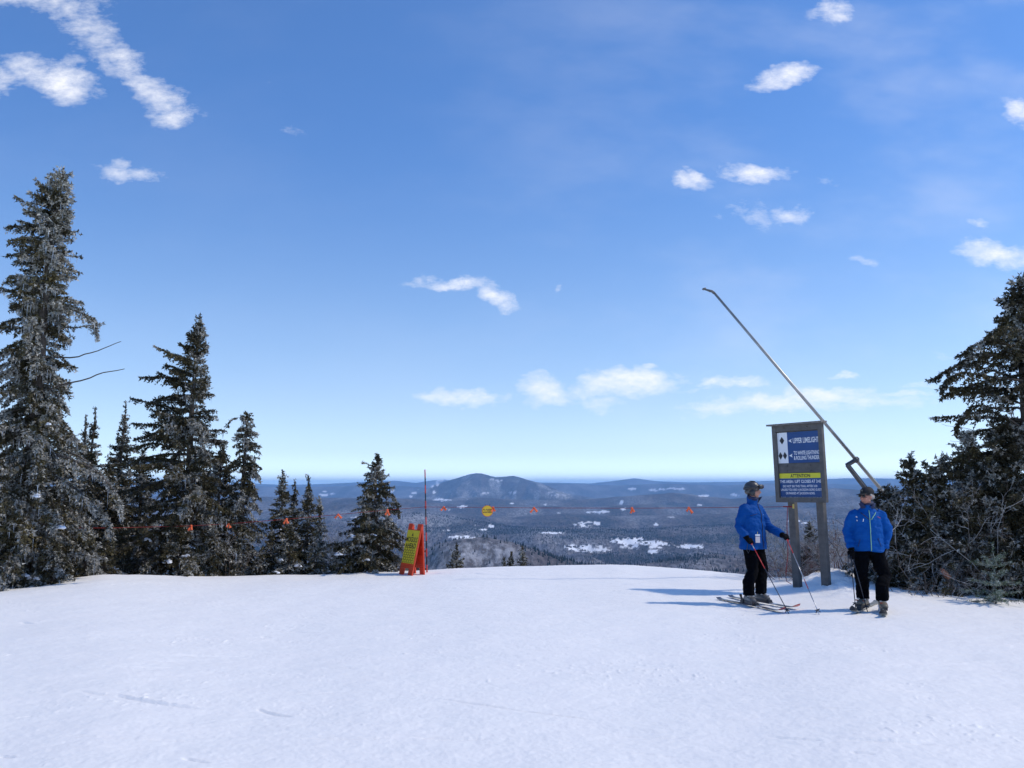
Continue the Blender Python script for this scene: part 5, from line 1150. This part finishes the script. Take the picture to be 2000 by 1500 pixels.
def ski(name, label, a, b, wid, mats, tipcol=None, curl=.10, up=0, binding_at=None, yawv=None):
    """a tail, b tip on the snow"""
    a = Vector(a); b = Vector(b); f = (b - a); Ln = f.length; f.normalize(); s = f.cross(Vector((0, 0, 1))).normalized(); n_ = s.cross(f)
    root = empty(name, tuple((a + b) / 2)); tag(root, label, 'ski', 'alpine skis on the two skiers')
    O = root.location; k = 34; V = []; Fs = []; Ms = []
    for i in range(k + 1):
        t = i / k; x = t * Ln; w_ = wid * (.5 + .28 * (abs(t - .48) / .5) ** 2)
        if t > .93: w_ *= math.sqrt(max(0.02, 1 - ((t - .93) / .07) ** 2))
        if t < .02: w_ *= .8
        z = curl * max(0, (t - .86) / .14) ** 2 + .02 * max(0, (.05 - t) / .05) ** 2; h_ = .008 + .014 * math.exp(-((t - .48) / .22) ** 2)
        c = a + f * x + n_ * (z + .012) - O
        for (u, v) in ((-1, 0), (1, 0), (1, 1), (-1, 1)): V.append(tuple(c + s * u * w_ + n_ * v * h_))
    for i in range(k):
        q = i * 4
        for j in range(4): Fs.append((q + j, q + (j + 1) % 4, q + 4 + (j + 1) % 4, q + 4 + j)); Ms.append(1 if (i / k > .92 and tipcol) else (2 if (.60 < i / k < .68) else 0))
    Fs += [(3, 2, 1, 0), tuple(range(4 * k, 4 * k + 4))]; Ms += [0, 0]
    mb = MB(); mb.v = V; mb.f = Fs; mb.m = Ms; mb.build('ski_body', [mats, tipcol or mats, SILV], root, smooth=False)
    if binding_at is not None:
        c = Vector(binding_at); t0 = (c - a).dot(f); cc = a + f * t0 - O; M = Matrix((s.to_4d(), f.to_4d(), n_.to_4d(), (0, 0, 0, 1))).transposed(); M = Matrix.Translation(cc) @ M
        mb = MB(); mb.box((0, .21, .048), (.075, .09, .05), 0, M, .75); mb.box((0, .03, .03), (.06, .50, .012), 0, M); mb.build('toe_binding', BOOTD, root, bevel=.006)
        mb = MB(); mb.box((0, -.17, .055), (.075, .10, .07), 0, M, .7); mb.tube([tuple(M @ Vector((0, -.19, .07))), tuple(M @ Vector((0, -.23, .11))), tuple(M @ Vector((0, -.25, .15)))], [.02, .018, .022], 8); mb.build('heel_binding', BOOTD, root, bevel=.004)
    return root

def pole(label, top, foot, cols, strap=None, basket_up=.07):
    top = Vector(top); foot = Vector(foot); ax = (top - foot).normalized(); Ln = (top - foot).length
    root = empty('ski_pole', tuple(foot)); tag(root, label, 'ski pole', 'ski poles held by the two skiers')
    bands = cols
    mb = MB()
    for (f0, f1, m_) in bands: mb.tube([tuple(ax * Ln * f0), tuple(ax * Ln * f1)], .0065, 8, m_)
    mb.build('shaft', [SILV, REDP, DKP], root, smooth=True)
    mb = MB(); mb.tube([tuple(ax * (Ln - .12)), tuple(ax * (Ln - .06)), tuple(ax * (Ln - .01)), tuple(ax * (Ln + .012))], [.014, .017, .016, .020], 10); mb.build('grip', REDP if strap == 'red' else GLOV, root, smooth=True)
    c = ax * basket_up; s = ax.cross(Vector((1, 0, 0))).normalized(); u = ax.cross(s); mb = MB()
    for k in range(4):
        a = k * math.pi / 2 + .4; d_ = s * math.cos(a) + u * math.sin(a); mb.tube([tuple(c + ax * .012), tuple(c + d_ * .022 + ax * .003), tuple(c + d_ * .045 - ax * .006)], [.009, .008, .006], 6)
    mb.tube([tuple(c - ax * .008), tuple(c + ax * .02)], .013, 8); mb.build('basket', DKP, root, smooth=True)
    # wrist strap hanging from the grip
    g = ax * (Ln - .01); pts = [g, g + Vector((-.03, -.01, -.05)), g + Vector((-.05, -.02, -.16)), g + Vector((-.03, -.02, -.21)), g + Vector((.0, -.02, -.15)), g + Vector((-.005, 0, -.04))]
    V, Fs = loft([tuple(p) for p in pts], .0035, .011, (0, 1, 0), 6); mb = MB(); mb.add([tuple(v) for v in V], Fs); mb.build('strap', DKP, root, smooth=True)

def left_skier():
    B = G(1474, 1180); d = B[1]; phi = R(38)          # turned this far to picture right from facing the camera
    rot = math.pi + phi
    f = np.array([math.sin(phi), -math.cos(phi)]); r = np.array([f[1], -f[0]])
    def at(rr, ff, z): q = np.array([B[0] + r[0] * rr + f[0] * ff, B[1] + r[1] * rr + f[1] * ff]); return np.array([q[0], q[1], B[2] + z])
    sd = np.array([.50, -.866]); sr = np.array([sd[1], -sd[0]])      # ski direction
    A1 = G(1463, 1184); A2 = G(1487, 1180)
    sd = G(1545, 1203)[:2] - G(1390, 1171)[:2]; sd /= np.hypot(*sd)
    for A in (A1, A2): A[2] += .045
    gr = P(1466, 1058, d - .22); gl = P(1536, 1050, d - .35)
    fr = G(1541, 1199); fl = G(1600, 1201)
    axr = gr - fr; axl = gl - fl; axr /= np.linalg.norm(axr); axl /= np.linalg.norm(axl)
    spec = dict(base=B, rot=rot, seed=1, label='skier in blue jacket and grey helmet left of the trail sign, leaning on both poles', kind='helmet', skin=SKIN, jacket=JACK1, collar=NAVY, zipr=.007, zipm=NAVY, zipx=-.02,
        feet=[A1, A2], fdir=[(sd[0], sd[1], 0), (sd[0], sd[1], 0)], knees=[(.11, .07, .50), (-.11, .08, .50)], lean=.0, head=-math.pi / 2 - R(10), hem=.82, boots=(BOOTG, BOOTD, BOOTG), heady=.0, zs=1.035, bulk=1.06, lapels=[(-1, 1)],
        hands=[dict(wrist=gr + np.array([-.02, .02, .10]), elbow=(.25, -.07, 1.17), grip=gr, ax=tuple(axr), palm=(-.6, -.5, .1)),
               dict(wrist=gl + np.array([-.10, .04, .04]), elbow=(-.27, .08, 1.17), grip=gl, ax=tuple(axl), palm=(-.5, .1, .5))],
        lines=[((.06, 1.36), (.17, 1.33), .004, NAVY, 'chest_seam'), ((-.09, 1.34), (-.15, 1.34), .005, mat('pale_logo', (.25, .38, .6), .6), 'chest_mark'), ((.10, 1.00), (.17, .88), .004, NAVY, 'pocket_zip'), ((-.12, 1.0), (-.17, .88), .004, NAVY, 'pocket_zip')])
    root, L, J, on, strip = skier(spec)
    p = on(.10, 1.0, off=.03)
    if p is not None:
        mb = MB(); Mx = Matrix.Translation(p) @ Matrix.Rotation(rot - .45, 4, 'Z')
        mb.box((0, 0, -.035), (.075, .004, .095), 0, Mx); mb.box((0, 0, .035), (.078, .006, .024), 1, Mx); mb.tube([tuple(Mx @ Vector((0, 0, .045))), tuple(Mx @ Vector((0, 0, .085)))], .003, 6, 2); mb.build('lift_pass', [mat('pass_card', (.62, .56, .58), .5), WHITE, YEL], J)
    # skis
    for (A, nm, dt) in ((A1, 'near dark ski of the helmeted skier, its red tip by the pole basket', 0), (A2, 'far ski of the helmeted skier, half hidden behind his boots', 1)):
        t = np.array([sd[0], sd[1]]); b0 = A[:2] - t * .98; b1 = A[:2] + t * 1.02
        if dt: a_ = .03; b1 = A[:2] + np.array([sd[0] * math.cos(a_) - sd[1] * math.sin(a_), sd[1] * math.cos(a_) + sd[0] * math.sin(a_)]) * 1.02
        za, zb_ = gz(*b0) + .004, gz(*b1) + .004
        ski('ski', nm, (b0[0], b0[1], za), (b1[0], b1[1], zb_), .062, mat('dark_ski', (.03, .03, .05), .3, noise=.4, nscale=9), REDP, .07, binding_at=(A[0], A[1], A[2]))
    pole('ski pole with dark upper shaft in the near hand of the helmeted skier', gr + axr * .06, fr, [(0, .58, 2), (.58, .86, 1), (.86, .93, 0)], 'red')
    pole('red and silver ski pole with dangling strap in the far hand of the helmeted skier', gl + axl * .05, fl, [(0, .30, 0), (.30, .42, 1), (.42, .75, 0), (.75, .93, 1)], 'red')

def right_skier():
    B = G(1702, 1192); d = B[1]; phi = -R(12)
    rot = math.pi + phi
    A1 = G(1687, 1191); A2 = G(1725, 1197)
    for A in (A1, A2): A[2] += .045
    g1 = P(1661, 1083, d - .10)
    f1 = G(1674, 1178); f1 = P(1673, 1176, d - .05); f1[2] = gz(f1[0], f1[1]); f2 = P(1694, 1186, d - .18); f2[2] = gz(f2[0], f2[1])
    f1 = G(1671, 1188)
    ax1 = g1 - f1; ax1 /= np.linalg.norm(ax1)
    wl = P(1727, 1068, d - .05)
    GZ = GREEN
    spec = dict(base=B, rot=rot, seed=7, label='skier in a bright blue jacket and black cap, right of the trail sign, looking left', kind='cap', skin=SKINR, jacket=JACK2, collar=NAVY, zipr=.006, zipm=GZ, zipx=-.01,
        feet=[A1, A2], fdir=[tuple(np.append((G(1651, 1207) - A1)[:2], 0)), tuple(np.append((G(1726, 1218) - A2)[:2], 0))], knees=[(.13, .08, .50), (-.19, .06, .50)], lean=.0, head=rot - R(56), hem=.875, zs=.945, bulk=.95, boots=(BOOTT, BOOTD, BOOTR), jaw=1.12, lapels=[(1, 1), (-1, 1)], hpitch=-.08,
        hands=[dict(wrist=g1 + np.array([.03, .03, .10]), elbow=(.275, -.04, 1.18), grip=g1, ax=tuple(ax1), palm=(.7, .3, .2)), dict(wrist=wl, elbow=(-.28, -.04, 1.18))],
        lines=[((.10, 1.46), (-.0, 1.36), .006, NAVY, 'storm_flap'), ((-.03, 1.36), (-.10, 1.46), .006, GZ, 'chest_zip'), ((.075, 1.37), (.08, 1.33), .006, WHITE, 'chest_zip'), ((-.12, 1.40), (-.16, 1.38), .006, mat('red_mark', (.3, .05, .15), .6), 'chest_mark'),
               ((.15, 1.40), (.16, 1.39), .012, WHITE, 'pin'), ((.15, 1.35), (.155, 1.34), .010, WHITE, 'pin'), ((-.11, 1.08), (-.15, .95), .004, NAVY, 'pocket_zip'), ((.13, 1.06), (.16, .95), .004, NAVY, 'pocket_zip')])
    skier(spec)
    for (A, dr, l0, l1, nm) in ((A1, tuple((G(1651, 1207) - A1)[:2]), .80, .62, 'angled ski under the right boot of the skier in the cap'), (A2, tuple((G(1726, 1218) - A2)[:2]), .80, .62, 'ski pointing at the viewer under the left boot of the skier in the cap')):
        dr = np.array(dr); dr /= np.hypot(*dr); b0 = A[:2] - dr * l0; b1 = A[:2] + dr * l1
        ski('ski', nm, (b0[0], b0[1], gz(*b0) + .004), (b1[0], b1[1], gz(*b1) + .004), .070, mat('pale_ski', (.33, .34, .31), .35, noise=.5, nscale=8), BOOTD, .10, binding_at=tuple(A))
    pole('upright dark ski pole in the right hand of the skier in the cap', g1 + ax1 * .05, f1, [(0, .93, 2)])
    ax2 = g1 + np.array([.01, -.03, 0]) - f2; ax2 /= np.linalg.norm(ax2)
    pole('slanting dark ski pole crossing the trousers of the skier in the cap', g1 + np.array([.01, -.03, .0]) + ax2 * .05, f2, [(0, .93, 2)])
left_skier(); right_skier()
